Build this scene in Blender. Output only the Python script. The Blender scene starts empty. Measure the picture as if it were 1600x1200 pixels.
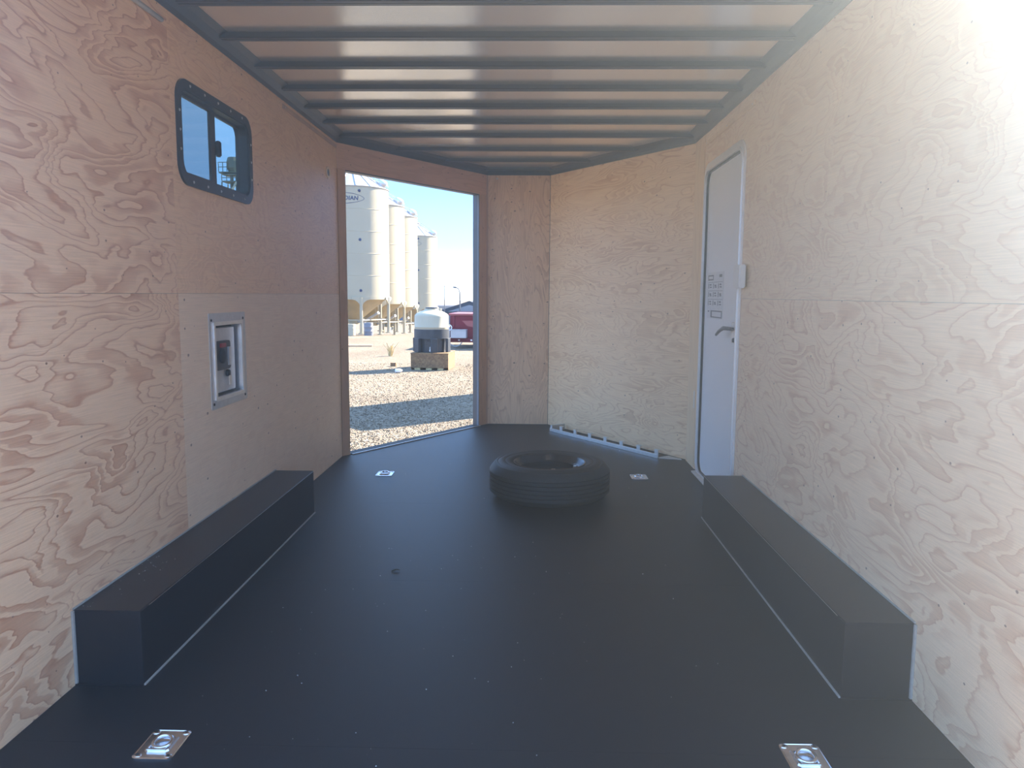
import bpy, bmesh, math, random
from math import sin, cos, pi, radians, sqrt, atan2
from mathutils import Vector, Matrix

random.seed(7)
SC = bpy.context.scene
COL = SC.collection

# ------------------------------------------------------------------ camera
CAM_H, CAM_X = 1.22, 0.119
def make_camera():
    p, r, a = radians(6.65), radians(0.37), radians(1.34)
    fw = Vector((-sin(a)*cos(p), cos(a)*cos(p), -sin(p)))
    rt = Vector((cos(a), sin(a), 0.0))
    up = rt.cross(fw)
    r2 = rt*cos(r) + up*sin(r)
    u2 = -rt*sin(r) + up*cos(r)
    cd = bpy.data.cameras.new('camera')
    cd.sensor_width = 36.0
    cd.lens = 27.0
    cd.clip_start = 0.05
    cd.clip_end = 2000
    co = bpy.data.objects.new('camera', cd)
    COL.objects.link(co)
    m = Matrix((r2, u2, -fw)).transposed().to_4x4()
    m.translation = Vector((CAM_X, 0.0, CAM_H))
    co.matrix_world = m
    SC.camera = co
make_camera()

# ------------------------------------------------------------------ sky, sun, exposure
SUN_AZ, SUN_EL = radians(50), radians(34)      # clockwise from +Y, above the horizon
SKY_STRENGTH = 0.9
SUN_STRENGTH = 6.2
SC.view_settings.view_transform = 'Standard'
SC.view_settings.look = 'None'
SC.view_settings.gamma = 1.0
SC.view_settings.use_curve_mapping = False
SC.view_settings.exposure = 2.5

def make_sky():
    w = bpy.data.worlds.new('sky')
    SC.world = w
    w.use_nodes = True
    nt = w.node_tree
    nt.nodes.clear()
    # clear pale sky: palest at the horizon, deepest in a low band, lighter again overhead
    tc = nt.nodes.new('ShaderNodeTexCoord')
    sp = nt.nodes.new('ShaderNodeSeparateXYZ')
    sky = nt.nodes.new('ShaderNodeValToRGB')
    el = sky.color_ramp.elements
    el[0].position, el[0].color = 0.0, (0.50, 0.60, 0.67, 1)
    el[1].position, el[1].color = 1.0, (0.24, 0.40, 0.68, 1)
    for p_, c_ in ((0.02, (0.32, 0.48, 0.66)), (0.06, (0.20, 0.37, 0.67)), (0.13, (0.13, 0.295, 0.66)), (0.45, (0.20, 0.36, 0.66))):
        e_ = el.new(p_)
        e_.color = (*c_, 1)
    nt.links.new(tc.outputs['Generated'], sp.inputs[0])
    nt.links.new(sp.outputs['Z'], sky.inputs[0])
    bg = nt.nodes.new('ShaderNodeBackground')
    bg.inputs['Strength'].default_value = SKY_STRENGTH
    out = nt.nodes.new('ShaderNodeOutputWorld')
    nt.links.new(sky.outputs[0], bg.inputs[0])
    nt.links.new(bg.outputs[0], out.inputs[0])
    ld = bpy.data.lights.new('sun', 'SUN')
    ld.energy = SUN_STRENGTH
    ld.angle = radians(0.53)
    ld.color = (1.0, 0.90, 0.74)
    lo = bpy.data.objects.new('sun', ld)
    COL.objects.link(lo)
    d = Vector((sin(SUN_AZ)*cos(SUN_EL), cos(SUN_AZ)*cos(SUN_EL), sin(SUN_EL)))
    lo.rotation_euler = d.to_track_quat('Z', 'Y').to_euler()
    lo.location = (12, 4, 14)
make_sky()

# ------------------------------------------------------------------ dimensions (metres)
XW = 1.29                 # inside half width
YR = 1.70                 # rear end of the trailer
YC = 5.66                 # where the V nose starts
YN, XN = 7.17, 0.29       # flat front of the nose
ZC = 2.30                 # top of the plywood
ZS = 1.215                # seam between the upper and lower sheets
ZG = -0.60                # gravel yard
PLY = 0.012

# ------------------------------------------------------------------ helpers
def link(name, me, mat=None, parent=None, smooth=False):
    o = bpy.data.objects.new(name, me)
    COL.objects.link(o)
    if mat is not None and len(me.materials) == 0:
        me.materials.append(mat)
    if parent is not None:
        o.parent = parent
    if smooth:
        for p in me.polygons:
            p.use_smooth = True
    return o

def fin(name, bm, mat=None, parent=None, smooth=False, angle=None):
    bmesh.ops.recalc_face_normals(bm, faces=bm.faces[:])
    me = bpy.data.meshes.new(name)
    bm.to_mesh(me)
    bm.free()
    o = link(name, me, mat, parent, smooth or angle is not None)
    if angle is not None:
        try:
            me.set_sharp_from_angle(angle=radians(angle))
        except Exception:
            pass
    return o

def empty(name, loc=(0, 0, 0), rz=0.0, parent=None):
    o = bpy.data.objects.new(name, None)
    o.empty_display_size = 0.1
    COL.objects.link(o)
    o.location = loc
    o.rotation_euler = (0, 0, rz)
    if parent is not None:
        o.parent = parent
    return o

def tag(o, label, cat, group=None):
    o['label'] = label
    o['category'] = cat
    if group:
        o['group'] = group
    return o

def structure(o):
    o['kind'] = 'structure'
    return o

def copy_tree(o, parent=None):
    c = o.copy()
    COL.objects.link(c)
    c.parent = parent
    for ch in o.children:
        copy_tree(ch, c)
    return c

def bx(bm, x0, x1, y0, y1, z0, z1, bevel=0.0):
    v = [bm.verts.new((x, y, z)) for x in (x0, x1) for y in (y0, y1) for z in (z0, z1)]
    f = []
    for q in ((0, 1, 3, 2), (4, 6, 7, 5), (0, 4, 5, 1), (2, 3, 7, 6), (0, 2, 6, 4), (1, 5, 7, 3)):
        f.append(bm.faces.new([v[i] for i in q]))
    if bevel > 0:
        ed = list({e for fa in f for e in fa.edges})
        bmesh.ops.bevel(bm, geom=ed, offset=bevel, segments=2, affect='EDGES', profile=0.5)

def boxo(name, x0, x1, y0, y1, z0, z1, mat, parent=None, bevel=0.0):
    bm = bmesh.new()
    bx(bm, x0, x1, y0, y1, z0, z1, bevel)
    return fin(name, bm, mat, parent)

def prism(bm, pts, axis, t0, t1):
    """pts in the two other axes (cyclic order kept), extruded along axis 0/1/2."""
    def mk(p, t):
        c = [p[0], p[1]]
        c.insert(axis, t)
        return bm.verts.new(c)
    a = [mk(p, t0) for p in pts]
    b = [mk(p, t1) for p in pts]
    n = len(pts)
    bm.faces.new(a)
    bm.faces.new(b[::-1])
    for i in range(n):
        j = (i+1) % n
        bm.faces.new((a[i], b[i], b[j], a[j]))

def lathe(bm, prof, seg=32, c=(0, 0, 0), close=False, a0=0.0, a1=2*pi):
    full = abs(a1-a0-2*pi) < 1e-6
    n = seg if full else seg+1
    rings = []
    for r, z in prof:
        if r < 1e-6:
            rings.append([bm.verts.new((c[0], c[1], c[2]+z))])
        else:
            rings.append([bm.verts.new((c[0]+r*cos(a0+(a1-a0)*i/seg), c[1]+r*sin(a0+(a1-a0)*i/seg), c[2]+z)) for i in range(n)])
    pairs = list(zip(rings[:-1], rings[1:]))
    if close:
        pairs.append((rings[-1], rings[0]))
    for A, B in pairs:
        for i in range(seg):
            j = (i+1) % n
            if len(A) == 1 and len(B) == 1:
                continue
            if len(A) == 1:
                bm.faces.new((A[0], B[i], B[j]))
            elif len(B) == 1:
                bm.faces.new((A[i], A[j], B[0]))
            else:
                bm.faces.new((A[i], A[j], B[j], B[i]))

def tube(bm, pts, r, seg=8, closed=False, cap=True):
    pts = [Vector(p) for p in pts]
    n = len(pts)
    rings = []
    prev = None
    for i, p in enumerate(pts):
        if closed:
            t = pts[(i+1) % n] - pts[i-1]
        else:
            t = pts[min(i+1, n-1)] - pts[max(i-1, 0)]
        t.normalize()
        if prev is None:
            ref = Vector((0, 0, 1)) if abs(t.z) < 0.9 else Vector((1, 0, 0))
            u = t.cross(ref).normalized()
        else:
            u = (prev - t*prev.dot(t)).normalized()
        prev = u
        w = t.cross(u)
        rr = r[i] if isinstance(r, (list, tuple)) else r
        rings.append([bm.verts.new(p + u*rr*cos(2*pi*k/seg) + w*rr*sin(2*pi*k/seg)) for k in range(seg)])
    m = n if closed else n-1
    for i in range(m):
        A, B = rings[i], rings[(i+1) % n]
        for k in range(seg):
            bm.faces.new((A[k], A[(k+1) % seg], B[(k+1) % seg], B[k]))
    if cap and not closed:
        bm.faces.new(rings[0][::-1])
        bm.faces.new(rings[-1])

def rrect(u0, u1, v0, v1, r, seg=6):
    pts = []
    for cx, cy, a in ((u1-r, v1-r, 0), (u0+r, v1-r, pi/2), (u0+r, v0+r, pi), (u1-r, v0+r, 1.5*pi)):
        for k in range(seg+1):
            t = a + (pi/2)*k/seg
            pts.append((cx+r*cos(t), cy+r*sin(t)))
    return pts

def ring_prism(bm, outer, inner, n0, n1):
    """flat ring between two equal-length outlines in (u,v), thickness n0..n1 on local Y."""
    O0 = [bm.verts.new((u, n0, v)) for u, v in outer]
    O1 = [bm.verts.new((u, n1, v)) for u, v in outer]
    I0 = [bm.verts.new((u, n0, v)) for u, v in inner]
    I1 = [bm.verts.new((u, n1, v)) for u, v in inner]
    n = len(outer)
    for i in range(n):
        j = (i+1) % n
        bm.faces.new((O0[i], O0[j], I0[j], I0[i]))
        bm.faces.new((O1[i], I1[i], I1[j], O1[j]))
        bm.faces.new((O0[i], O1[i], O1[j], O0[j]))
        bm.faces.new((I0[i], I0[j], I1[j], I1[i]))

def frame_matrix(origin, ux):
    X = Vector((ux[0], ux[1], 0)).normalized()
    Z = Vector((0, 0, 1))
    Y = Z.cross(X)
    m = Matrix((X, Y, Z)).transposed().to_4x4()
    m.translation = Vector(origin)
    return m

def cells(bm, u0, u1, v0, v1, n0, n1, holes=()):
    """slab in (u, n, v) with rectangular holes."""
    us = sorted({u0, u1, *[c for h in holes for c in h[:2] if u0 < c < u1]})
    vs = sorted({v0, v1, *[c for h in holes for c in h[2:] if v0 < c < v1]})
    def solid(i, j):
        if i < 0 or j < 0 or i >= len(us)-1 or j >= len(vs)-1:
            return False
        uc, vc = (us[i]+us[i+1])/2, (vs[j]+vs[j+1])/2
        return not any(h[0] < uc < h[1] and h[2] < vc < h[3] for h in holes)
    F, B = {}, {}
    def fv(i, j):
        if (i, j) not in F:
            F[i, j] = bm.verts.new((us[i], n0, vs[j]))
            B[i, j] = bm.verts.new((us[i], n1, vs[j]))
        return F[i, j], B[i, j]
    for i in range(len(us)-1):
        for j in range(len(vs)-1):
            if not solid(i, j):
                continue
            q = [fv(i, j), fv(i+1, j), fv(i+1, j+1), fv(i, j+1)]
            bm.faces.new([a for a, b in q])
            bm.faces.new([b for a, b in q][::-1])
            for (a, b, di, dj) in ((0, 1, 0, -1), (1, 2, 1, 0), (2, 3, 0, 1), (3, 0, -1, 0)):
                if not solid(i+di, j+dj):
                    bm.faces.new((q[a][0], q[a][1], q[b][1], q[b][0]))

def slab(name, M, u0, u1, v0, v1, n0, n1, mat, parent=None, holes=()):
    bm = bmesh.new()
    cells(bm, u0, u1, v0, v1, n0, n1, holes)
    o = fin(name, bm, mat, parent)
    o.matrix_basis = M
    return o

def place(o, M):
    o.matrix_basis = M
    return o

# ------------------------------------------------------------------ materials
def new_mat(name):
    m = bpy.data.materials.new(name)
    m.use_nodes = True
    nt = m.node_tree
    return m, nt, nt.nodes['Principled BSDF']

def N(nt, kind, **kw):
    n = nt.nodes.new(kind)
    for k, v in kw.items():
        setattr(n, k, v)
    return n

def ramp(nt, stops, interp='LINEAR'):
    r = N(nt, 'ShaderNodeValToRGB')
    r.color_ramp.interpolation = interp
    el = r.color_ramp.elements
    while len(el) > 1:
        el.remove(el[-1])
    el[0].position = stops[0][0]
    el[0].color = (*stops[0][1], 1)
    for p, c in stops[1:]:
        e = el.new(p)
        e.color = (*c, 1)
    return r

def plain(name, col, rough=0.5, metal=0.0, var=0.08, scale=12.0, bump=0.0, spec=0.5, coat=0.0):
    """a procedural finish: colour with a little noise, optional fine relief."""
    m, nt, b = new_mat(name)
    tc = N(nt, 'ShaderNodeTexCoord')
    no = N(nt, 'ShaderNodeTexNoise')
    no.inputs['Scale'].default_value = scale
    no.inputs['Detail'].default_value = 4
    nt.links.new(tc.outputs['Object'], no.inputs['Vector'])
    lo = tuple(c*(1-var) for c in col)
    hi = tuple(min(1, c*(1+var)) for c in col)
    r = ramp(nt, [(0.3, lo), (0.7, hi)])
    nt.links.new(no.outputs['Fac'], r.inputs[0])
    nt.links.new(r.outputs[0], b.inputs['Base Color'])
    b.inputs['Roughness'].default_value = rough
    b.inputs['Metallic'].default_value = metal
    b.inputs['Specular IOR Level'].default_value = spec
    b.inputs['Coat Weight'].default_value = coat
    if bump > 0:
        bu = N(nt, 'ShaderNodeBump')
        bu.inputs['Strength'].default_value = bump
        bu.inputs['Distance'].default_value = 0.004
        nt.links.new(no.outputs['Fac'], bu.inputs['Height'])
        nt.links.new(bu.outputs[0], b.inputs['Normal'])
    return m

def plywood(name, light, dark, scale=1.0, bands=9.0, contrast=1.0, vertical=False, seed=0.0, knots=1.0, stretch=3.0, dist=0.5, jag=0.10):
    """rotary cut veneer: contour bands of a stretched noise field, thin fibres and pin knots."""
    m, nt, b = new_mat(name)
    light = (light[0], light[1]*0.915, light[2]*0.77)      # warm fir tone
    dark = (dark[0], dark[1]*0.915, dark[2]*0.77)
    L = nt.links
    tc = N(nt, 'ShaderNodeTexCoord')
    mp = N(nt, 'ShaderNodeMapping')
    sx, sz = scale, scale*stretch
    if vertical:
        sx, sz = sz, sx
    mp.inputs['Scale'].default_value = (sx, 1.0, sz)
    mp.inputs['Location'].default_value = (seed*3.1, seed*7.7, seed*1.9)
    L.new(tc.outputs['Object'], mp.inputs['Vector'])
    # the knife runs out along the grain in little flames: jitter the lookup along the grain
    mpj = N(nt, 'ShaderNodeMapping')
    j = (7.0, 1.0, 34.0)
    mpj.inputs['Scale'].default_value = (j[2], j[1], j[0]) if vertical else j
    L.new(tc.outputs['Object'], mpj.inputs['Vector'])
    noj = N(nt, 'ShaderNodeTexNoise')
    noj.inputs['Scale'].default_value = 1.0
    noj.inputs['Detail'].default_value = 2.0
    L.new(mpj.outputs[0], noj.inputs['Vector'])
    sj = N(nt, 'ShaderNodeMath', operation='MULTIPLY_ADD')
    sj.inputs[1].default_value = jag*scale
    sj.inputs[2].default_value = -0.5*jag*scale
    L.new(noj.outputs['Fac'], sj.inputs[0])
    cj = N(nt, 'ShaderNodeCombineXYZ')
    L.new(sj.outputs[0], cj.inputs['Z' if vertical else 'X'])
    vj = N(nt, 'ShaderNodeVectorMath', operation='ADD')
    L.new(mp.outputs[0], vj.inputs[0])
    L.new(cj.outputs[0], vj.inputs[1])
    no = N(nt, 'ShaderNodeTexNoise')
    no.inputs['Scale'].default_value = 1.0
    no.inputs['Detail'].default_value = 2.6
    no.inputs['Roughness'].default_value = 0.45
    no.inputs['Distortion'].default_value = dist
    L.new(vj.outputs[0], no.inputs['Vector'])
    mul = N(nt, 'ShaderNodeMath', operation='MULTIPLY')
    mul.inputs[1].default_value = bands
    L.new(no.outputs['Fac'], mul.inputs[0])
    fr = N(nt, 'ShaderNodeMath', operation='FRACT')
    L.new(mul.outputs[0], fr.inputs[0])
    mix = lambda t: tuple(l+(d-l)*t*contrast for l, d in zip(light, dark))
    # thin late-wood lines everywhere, broad filled bands in places
    r1 = ramp(nt, [(0.0, mix(0.02)), (0.55, mix(0.0)), (0.80, mix(0.22)), (0.90, mix(0.85)), (0.95, mix(1.0)), (1.0, mix(0.12))])
    L.new(fr.outputs[0], r1.inputs[0])
    r2 = ramp(nt, [(0.0, mix(0.0)), (0.30, mix(0.05)), (0.42, mix(0.55)), (0.88, mix(0.75)), (0.95, mix(1.12)), (1.0, mix(0.1))])
    L.new(fr.outputs[0], r2.inputs[0])
    nof = N(nt, 'ShaderNodeTexNoise')
    nof.inputs['Scale'].default_value = 1.6
    nof.inputs['Detail'].default_value = 1.5
    L.new(mp.outputs[0], nof.inputs['Vector'])
    mf = N(nt, 'ShaderNodeMapRange')
    mf.inputs['From Min'].default_value = 0.50
    mf.inputs['From Max'].default_value = 0.60
    L.new(nof.outputs['Fac'], mf.inputs['Value'])
    r = N(nt, 'ShaderNodeMix', data_type='RGBA')
    L.new(mf.outputs[0], r.inputs['Factor'])
    L.new(r1.outputs[0], r.inputs['A'])
    L.new(r2.outputs[0], r.inputs['B'])
    # how strong the figure is varies over the sheet
    no3 = N(nt, 'ShaderNodeTexNoise')
    no3.inputs['Scale'].default_value = 1.7
    no3.inputs['Detail'].default_value = 1.0
    L.new(tc.outputs['Object'], no3.inputs['Vector'])
    mr = N(nt, 'ShaderNodeMapRange')
    mr.inputs['From Min'].default_value = 0.35
    mr.inputs['From Max'].default_value = 0.65
    mr.inputs['To Min'].default_value = 0.65
    mr.inputs['To Max'].default_value = 1.0
    L.new(no3.outputs['Fac'], mr.inputs['Value'])
    mx = N(nt, 'ShaderNodeMix', data_type='RGBA')
    mx.inputs['A'].default_value = (*light, 1)
    L.new(mr.outputs[0], mx.inputs['Factor'])
    L.new(r.outputs['Result'], mx.inputs['B'])
    # fibres along the grain
    mp2 = N(nt, 'ShaderNodeMapping')
    f = (6.0, 6.0, 260.0)
    mp2.inputs['Scale'].default_value = (f[2], f[1], f[0]) if vertical else f
    L.new(tc.outputs['Object'], mp2.inputs['Vector'])
    no4 = N(nt, 'ShaderNodeTexNoise')
    no4.inputs['Scale'].default_value = 1.0
    no4.inputs['Detail'].default_value = 2.0
    L.new(mp2.outputs[0], no4.inputs['Vector'])
    r4 = ramp(nt, [(0.3, (0.90, 0.89, 0.88)), (0.7, (1.05, 1.05, 1.05))])
    L.new(no4.outputs['Fac'], r4.inputs[0])
    mm = N(nt, 'ShaderNodeMix', data_type='RGBA', blend_type='MULTIPLY')
    mm.inputs['Factor'].default_value = 1.0
    L.new(mx.outputs['Result'], mm.inputs['A'])
    L.new(r4.outputs[0], mm.inputs['B'])
    # pin knots
    vo = N(nt, 'ShaderNodeTexVoronoi')
    vo.inputs['Scale'].default_value = 7.0
    mp3 = N(nt, 'ShaderNodeMapping')
    mp3.inputs['Scale'].default_value = (0.9, 0.0, 1.25)
    mp3.inputs['Location'].default_value = (seed*1.3, 0.0, seed*2.7)
    L.new(tc.outputs['Object'], mp3.inputs['Vector'])
    sx3 = N(nt, 'ShaderNodeSeparateXYZ')
    cx3 = N(nt, 'ShaderNodeCombineXYZ')
    L.new(mp3.outputs[0], sx3.inputs[0])
    L.new(sx3.outputs['X'], cx3.inputs['X'])
    L.new(sx3.outputs['Z'], cx3.inputs['Y'])
    vo.voronoi_dimensions = '2D'
    L.new(cx3.outputs[0], vo.inputs['Vector'])
    sepc = N(nt, 'ShaderNodeSeparateColor')
    L.new(vo.outputs['Color'], sepc.inputs[0])
    rk = N(nt, 'ShaderNodeMapRange')                 # radius differs from knot to knot
    rk.inputs['To Min'].default_value = 0.0
    rk.inputs['To Max'].default_value = 0.050*knots
    L.new(sepc.outputs[0], rk.inputs['Value'])
    lt = N(nt, 'ShaderNodeMath', operation='LESS_THAN')
    L.new(vo.outputs['Distance'], lt.inputs[0])
    L.new(rk.outputs[0], lt.inputs[1])
    gt = N(nt, 'ShaderNodeMath', operation='GREATER_THAN')
    gt.inputs[1].default_value = 0.45
    L.new(sepc.outputs[1], gt.inputs[0])
    kn = N(nt, 'ShaderNodeMath', operation='MULTIPLY')
    L.new(lt.outputs[0], kn.inputs[0])
    L.new(gt.outputs[0], kn.inputs[1])
    kn2 = N(nt, 'ShaderNodeMath', operation='MULTIPLY')
    kn2.inputs[1].default_value = 0.75
    L.new(kn.outputs[0], kn2.inputs[0])
    mk = N(nt, 'ShaderNodeMix', data_type='RGBA')
    mk.inputs['B'].default_value = (dark[0]*0.35, dark[1]*0.3, dark[2]*0.28, 1)
    L.new(kn2.outputs[0], mk.inputs['Factor'])
    L.new(mm.outputs['Result'], mk.inputs['A'])
    L.new(mk.outputs['Result'], b.inputs['Base Color'])
    b.inputs['Roughness'].default_value = 0.52
    bu = N(nt, 'ShaderNodeBump')
    bu.inputs['Strength'].default_value = 0.10
    bu.inputs['Distance'].default_value = 0.002
    L.new(fr.outputs[0], bu.inputs['Height'])
    L.new(bu.outputs[0], b.inputs['Normal'])
    return m

WL, WD = (0.92, 0.665, 0.49), (0.62, 0.325, 0.205)
MAT = {}
MAT['ply_bold_a'] = plywood('plywood bold figure a', WL, WD, 1.45, 19, 1.0, seed=1.0, stretch=2.8, knots=0.7)
MAT['ply_bold_b'] = plywood('plywood bold figure b', WL, WD, 1.45, 19, 0.95, seed=2.3, stretch=2.6, knots=0.7)
MAT['ply_fine_a'] = plywood('plywood fine figure a', (0.92, 0.66, 0.475), WD, 2.1, 18, 0.42, seed=3.7, stretch=2.2, knots=1.0)
MAT['ply_fine_b'] = plywood('plywood plain lower', (0.92, 0.735, 0.60), WD, 1.8, 9, 0.14, seed=4.2, stretch=1.8, knots=1.15)
MAT['ply_right_a'] = plywood('plywood right upper', (0.94, 0.775, 0.62), WD, 1.8, 18, 0.40, seed=5.9, stretch=2.0, knots=0.6)
MAT['ply_right_b'] = plywood('plywood right lower', (0.94, 0.76, 0.61), WD, 1.7, 16, 0.62, seed=6.4, stretch=2.2, knots=0.8)
MAT['ply_ramp'] = plywood('plywood ramp lining', (0.88, 0.68, 0.52), WD, 1.7, 15, 0.6, vertical=True, seed=12.4, stretch=2.2)
MAT['ply_nose_r'] = plywood('plywood nose right', (0.94, 0.735, 0.54), (0.66, 0.40, 0.23), 1.15, 24, 0.70, seed=7.8, stretch=4.0, knots=1.0)
MAT['ply_nose_f'] = plywood('plywood nose front', (0.88, 0.645, 0.475), (0.56, 0.33, 0.21), 1.2, 24, 0.75, vertical=True, seed=8.5, stretch=5.0, knots=1.25)
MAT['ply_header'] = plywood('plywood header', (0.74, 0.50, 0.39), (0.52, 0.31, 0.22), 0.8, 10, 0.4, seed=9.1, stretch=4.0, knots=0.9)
MAT['pine'] = plywood('pine strip', (0.64, 0.44, 0.33), (0.44, 0.26, 0.17), 0.7, 8, 0.45, vertical=True, seed=10.2, stretch=8.0, knots=0.9)
MAT['pine_pale'] = plywood('pale pine strip', (0.88, 0.71, 0.54), (0.60, 0.43, 0.29), 0.7, 8, 0.4, vertical=True, seed=11.2, stretch=8.0, knots=0.4)
MAT['floor'] = plain('black textured floor coating', (0.014, 0.014, 0.018), 0.46, 0, 0.18, 420, bump=0.25, spec=0.28)
MAT['well'] = plain('black painted steel', (0.012, 0.012, 0.017), 0.38, 0, 0.10, 30, spec=0.35)
MAT['caulk'] = plain('pale sealant', (0.40, 0.38, 0.35), 0.6, 0, 0.1, 60)
MAT['bow'] = plain('dark painted roof bow', (0.034, 0.034, 0.040), 0.38, 0.2, 0.10, 20)
MAT['skin'] = plain('pale aluminium roof skin', (0.90, 0.88, 0.85), 0.20, 0.72, 0.02, 3, bump=0.012)
MAT['alu'] = plain('mill aluminium', (0.80, 0.80, 0.80), 0.30, 0.95, 0.05, 40)
MAT['alu_white'] = plain('bright anodised frame', (0.86, 0.86, 0.86), 0.28, 0.35, 0.03, 30)
MAT['alu_dull'] = plain('dull aluminium', (0.62, 0.62, 0.63), 0.42, 0.75, 0.06, 40)
MAT['zinc'] = plain('zinc plated steel', (0.78, 0.80, 0.84), 0.22, 1.0, 0.08, 60)
MAT['screw'] = plain('screw head', (0.62, 0.62, 0.62), 0.35, 0.9, 0.05, 100)
MAT['hole'] = plain('dark recess', (0.02, 0.02, 0.022), 0.7)
MAT['black_plastic'] = plain('black plastic', (0.018, 0.020, 0.026), 0.40, 0, 0.15, 40)
MAT['rubber'] = plain('tyre rubber', (0.022, 0.022, 0.023), 0.62, 0, 0.2, 60, bump=0.1)
MAT['rim'] = plain('black painted wheel rim', (0.06, 0.06, 0.064), 0.24, 0.6, 0.1, 30)
MAT['white_door'] = plain('white door skin', (0.82, 0.84, 0.86), 0.38, 0, 0.02, 3)
MAT['white_plastic'] = plain('white plastic', (0.82, 0.82, 0.80), 0.4, 0, 0.03, 20)
MAT['paper'] = plain('paper', (0.74, 0.75, 0.76), 0.7, 0, 0.03, 30)
MAT['ink'] = plain('grey print', (0.22, 0.23, 0.25), 0.7, 0, 0.1, 30)
MAT['shell'] = plain('exterior skin', (0.10, 0.10, 0.11), 0.4, 0.2, 0.05, 3)
MAT['bin_white'] = plain('white enamel bin', (0.38, 0.335, 0.235), 0.42, 0, 0.04, 0.8)
MAT['bin_roof'] = plain('bin roof enamel', (0.30, 0.305, 0.31), 0.35, 0, 0.03, 1.0)
MAT['bin_cone'] = plain('tan hopper cone', (0.40, 0.32, 0.185), 0.6, 0, 0.12, 2.0)  # a yellower tan than the bin shell
MAT['bin_logo'] = plain('navy logo paint', (0.03, 0.04, 0.10), 0.5)
MAT['galv'] = plain('galvanised lid', (0.55, 0.58, 0.62), 0.35, 0.6, 0.05, 8)
MAT['poly'] = plain('natural poly tank', (0.45, 0.40, 0.29), 0.5, 0, 0.04, 4)
MAT['stand'] = plain('black poly stand', (0.028, 0.033, 0.042), 0.45, 0, 0.1, 6)
MAT['red'] = plain('red trailer paint', (0.17, 0.009, 0.022), 0.55, 0, 0.08, 3, spec=0.2)
MAT['red_pale'] = plain('faded red panel', (0.30, 0.07, 0.07), 0.4, 0, 0.08, 3)
MAT['grey_box'] = plain('grey tool box', (0.42, 0.43, 0.45), 0.4, 0.5, 0.06, 6)
MAT['roof_dark'] = plain('dark shingles', (0.035, 0.045, 0.065), 0.8, 0, 0.2, 3)
MAT['bldg_wall'] = plain('grey siding', (0.20, 0.22, 0.26), 0.7, 0, 0.08, 2)
MAT['pole'] = plain('pole', (0.13, 0.135, 0.15), 0.5, 0.3)
MAT['leaf'] = plain('dry leaf', (0.16, 0.13, 0.08), 0.7, 0, 0.3, 60)
MAT['straw'] = plain('dry straw', (0.60, 0.47, 0.24), 0.8, 0, 0.2, 30)
MAT['crumb'] = plain('pale crumbs', (0.62, 0.62, 0.60), 0.8, 0, 0.2, 80)
MAT['grey_drum'] = plain('grey drum', (0.18, 0.19, 0.22), 0.5, 0, 0.08, 5)
MAT['tower'] = plain('tower steel', (0.16, 0.19, 0.17), 0.5, 0.4, 0.2, 1)
MAT['tower_light'] = plain('tower pale pipe', (0.62, 0.62, 0.54), 0.5, 0.1, 0.1, 1)

def osb():
    m, nt, b = new_mat('oriented strand board')
    tc = N(nt, 'ShaderNodeTexCoord')
    vo = N(nt, 'ShaderNodeTexVoronoi')
    vo.inputs['Scale'].default_value = 26
    nt.links.new(tc.outputs['Object'], vo.inputs['Vector'])
    s = N(nt, 'ShaderNodeSeparateColor')
    nt.links.new(vo.outputs['Color'], s.inputs[0])
    r = ramp(nt, [(0.0, (0.13, 0.06, 0.028)), (0.5, (0.20, 0.112, 0.05)), (1.0, (0.27, 0.175, 0.08))])
    nt.links.new(s.outputs[0], r.inputs[0])
    nt.links.new(r.outputs[0], b.inputs['Base Color'])
    b.inputs['Roughness'].default_value = 0.7
    return m
MAT['osb'] = osb()

def gravel():
    m, nt, b = new_mat('pale gravel')
    L = nt.links
    tc = N(nt, 'ShaderNodeTexCoord')
    vo = N(nt, 'ShaderNodeTexVoronoi')
    vo.inputs['Scale'].default_value = 38
    L.new(tc.outputs['Object'], vo.inputs['Vector'])
    s = N(nt, 'ShaderNodeSeparateColor')
    L.new(vo.outputs['Color'], s.inputs[0])
    r = ramp(nt, [(0.0, (0.070, 0.050, 0.034)), (0.35, (0.138, 0.108, 0.074)), (0.75, (0.192, 0.156, 0.110)), (1.0, (0.30, 0.265, 0.215))])
    L.new(s.outputs[0], r.inputs[0])
    no = N(nt, 'ShaderNodeTexNoise')
    no.inputs['Scale'].default_value = 0.55
    no.inputs['Detail'].default_value = 5
    L.new(tc.outputs['Object'], no.inputs['Vector'])
    r2 = ramp(nt, [(0.35, (0.84, 0.80, 0.74)), (0.65, (1.12, 1.10, 1.06))])
    L.new(no.outputs['Fac'], r2.inputs[0])
    mm = N(nt, 'ShaderNodeMix', data_type='RGBA', blend_type='MULTIPLY')
    mm.inputs['Factor'].default_value = 1.0
    L.new(r.outputs[0], mm.inputs['A'])
    L.new(r2.outputs[0], mm.inputs['B'])
    L.new(mm.outputs['Result'], b.inputs['Base Color'])
    b.inputs['Roughness'].default_value = 0.9
    bu = N(nt, 'ShaderNodeBump')
    bu.inputs['Strength'].default_value = 0.8
    bu.inputs['Distance'].default_value = 0.03
    L.new(vo.outputs['Distance'], bu.inputs['Height'])
    bu.invert = True
    L.new(bu.outputs[0], b.inputs['Normal'])
    return m
MAT['gravel'] = gravel()

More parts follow.
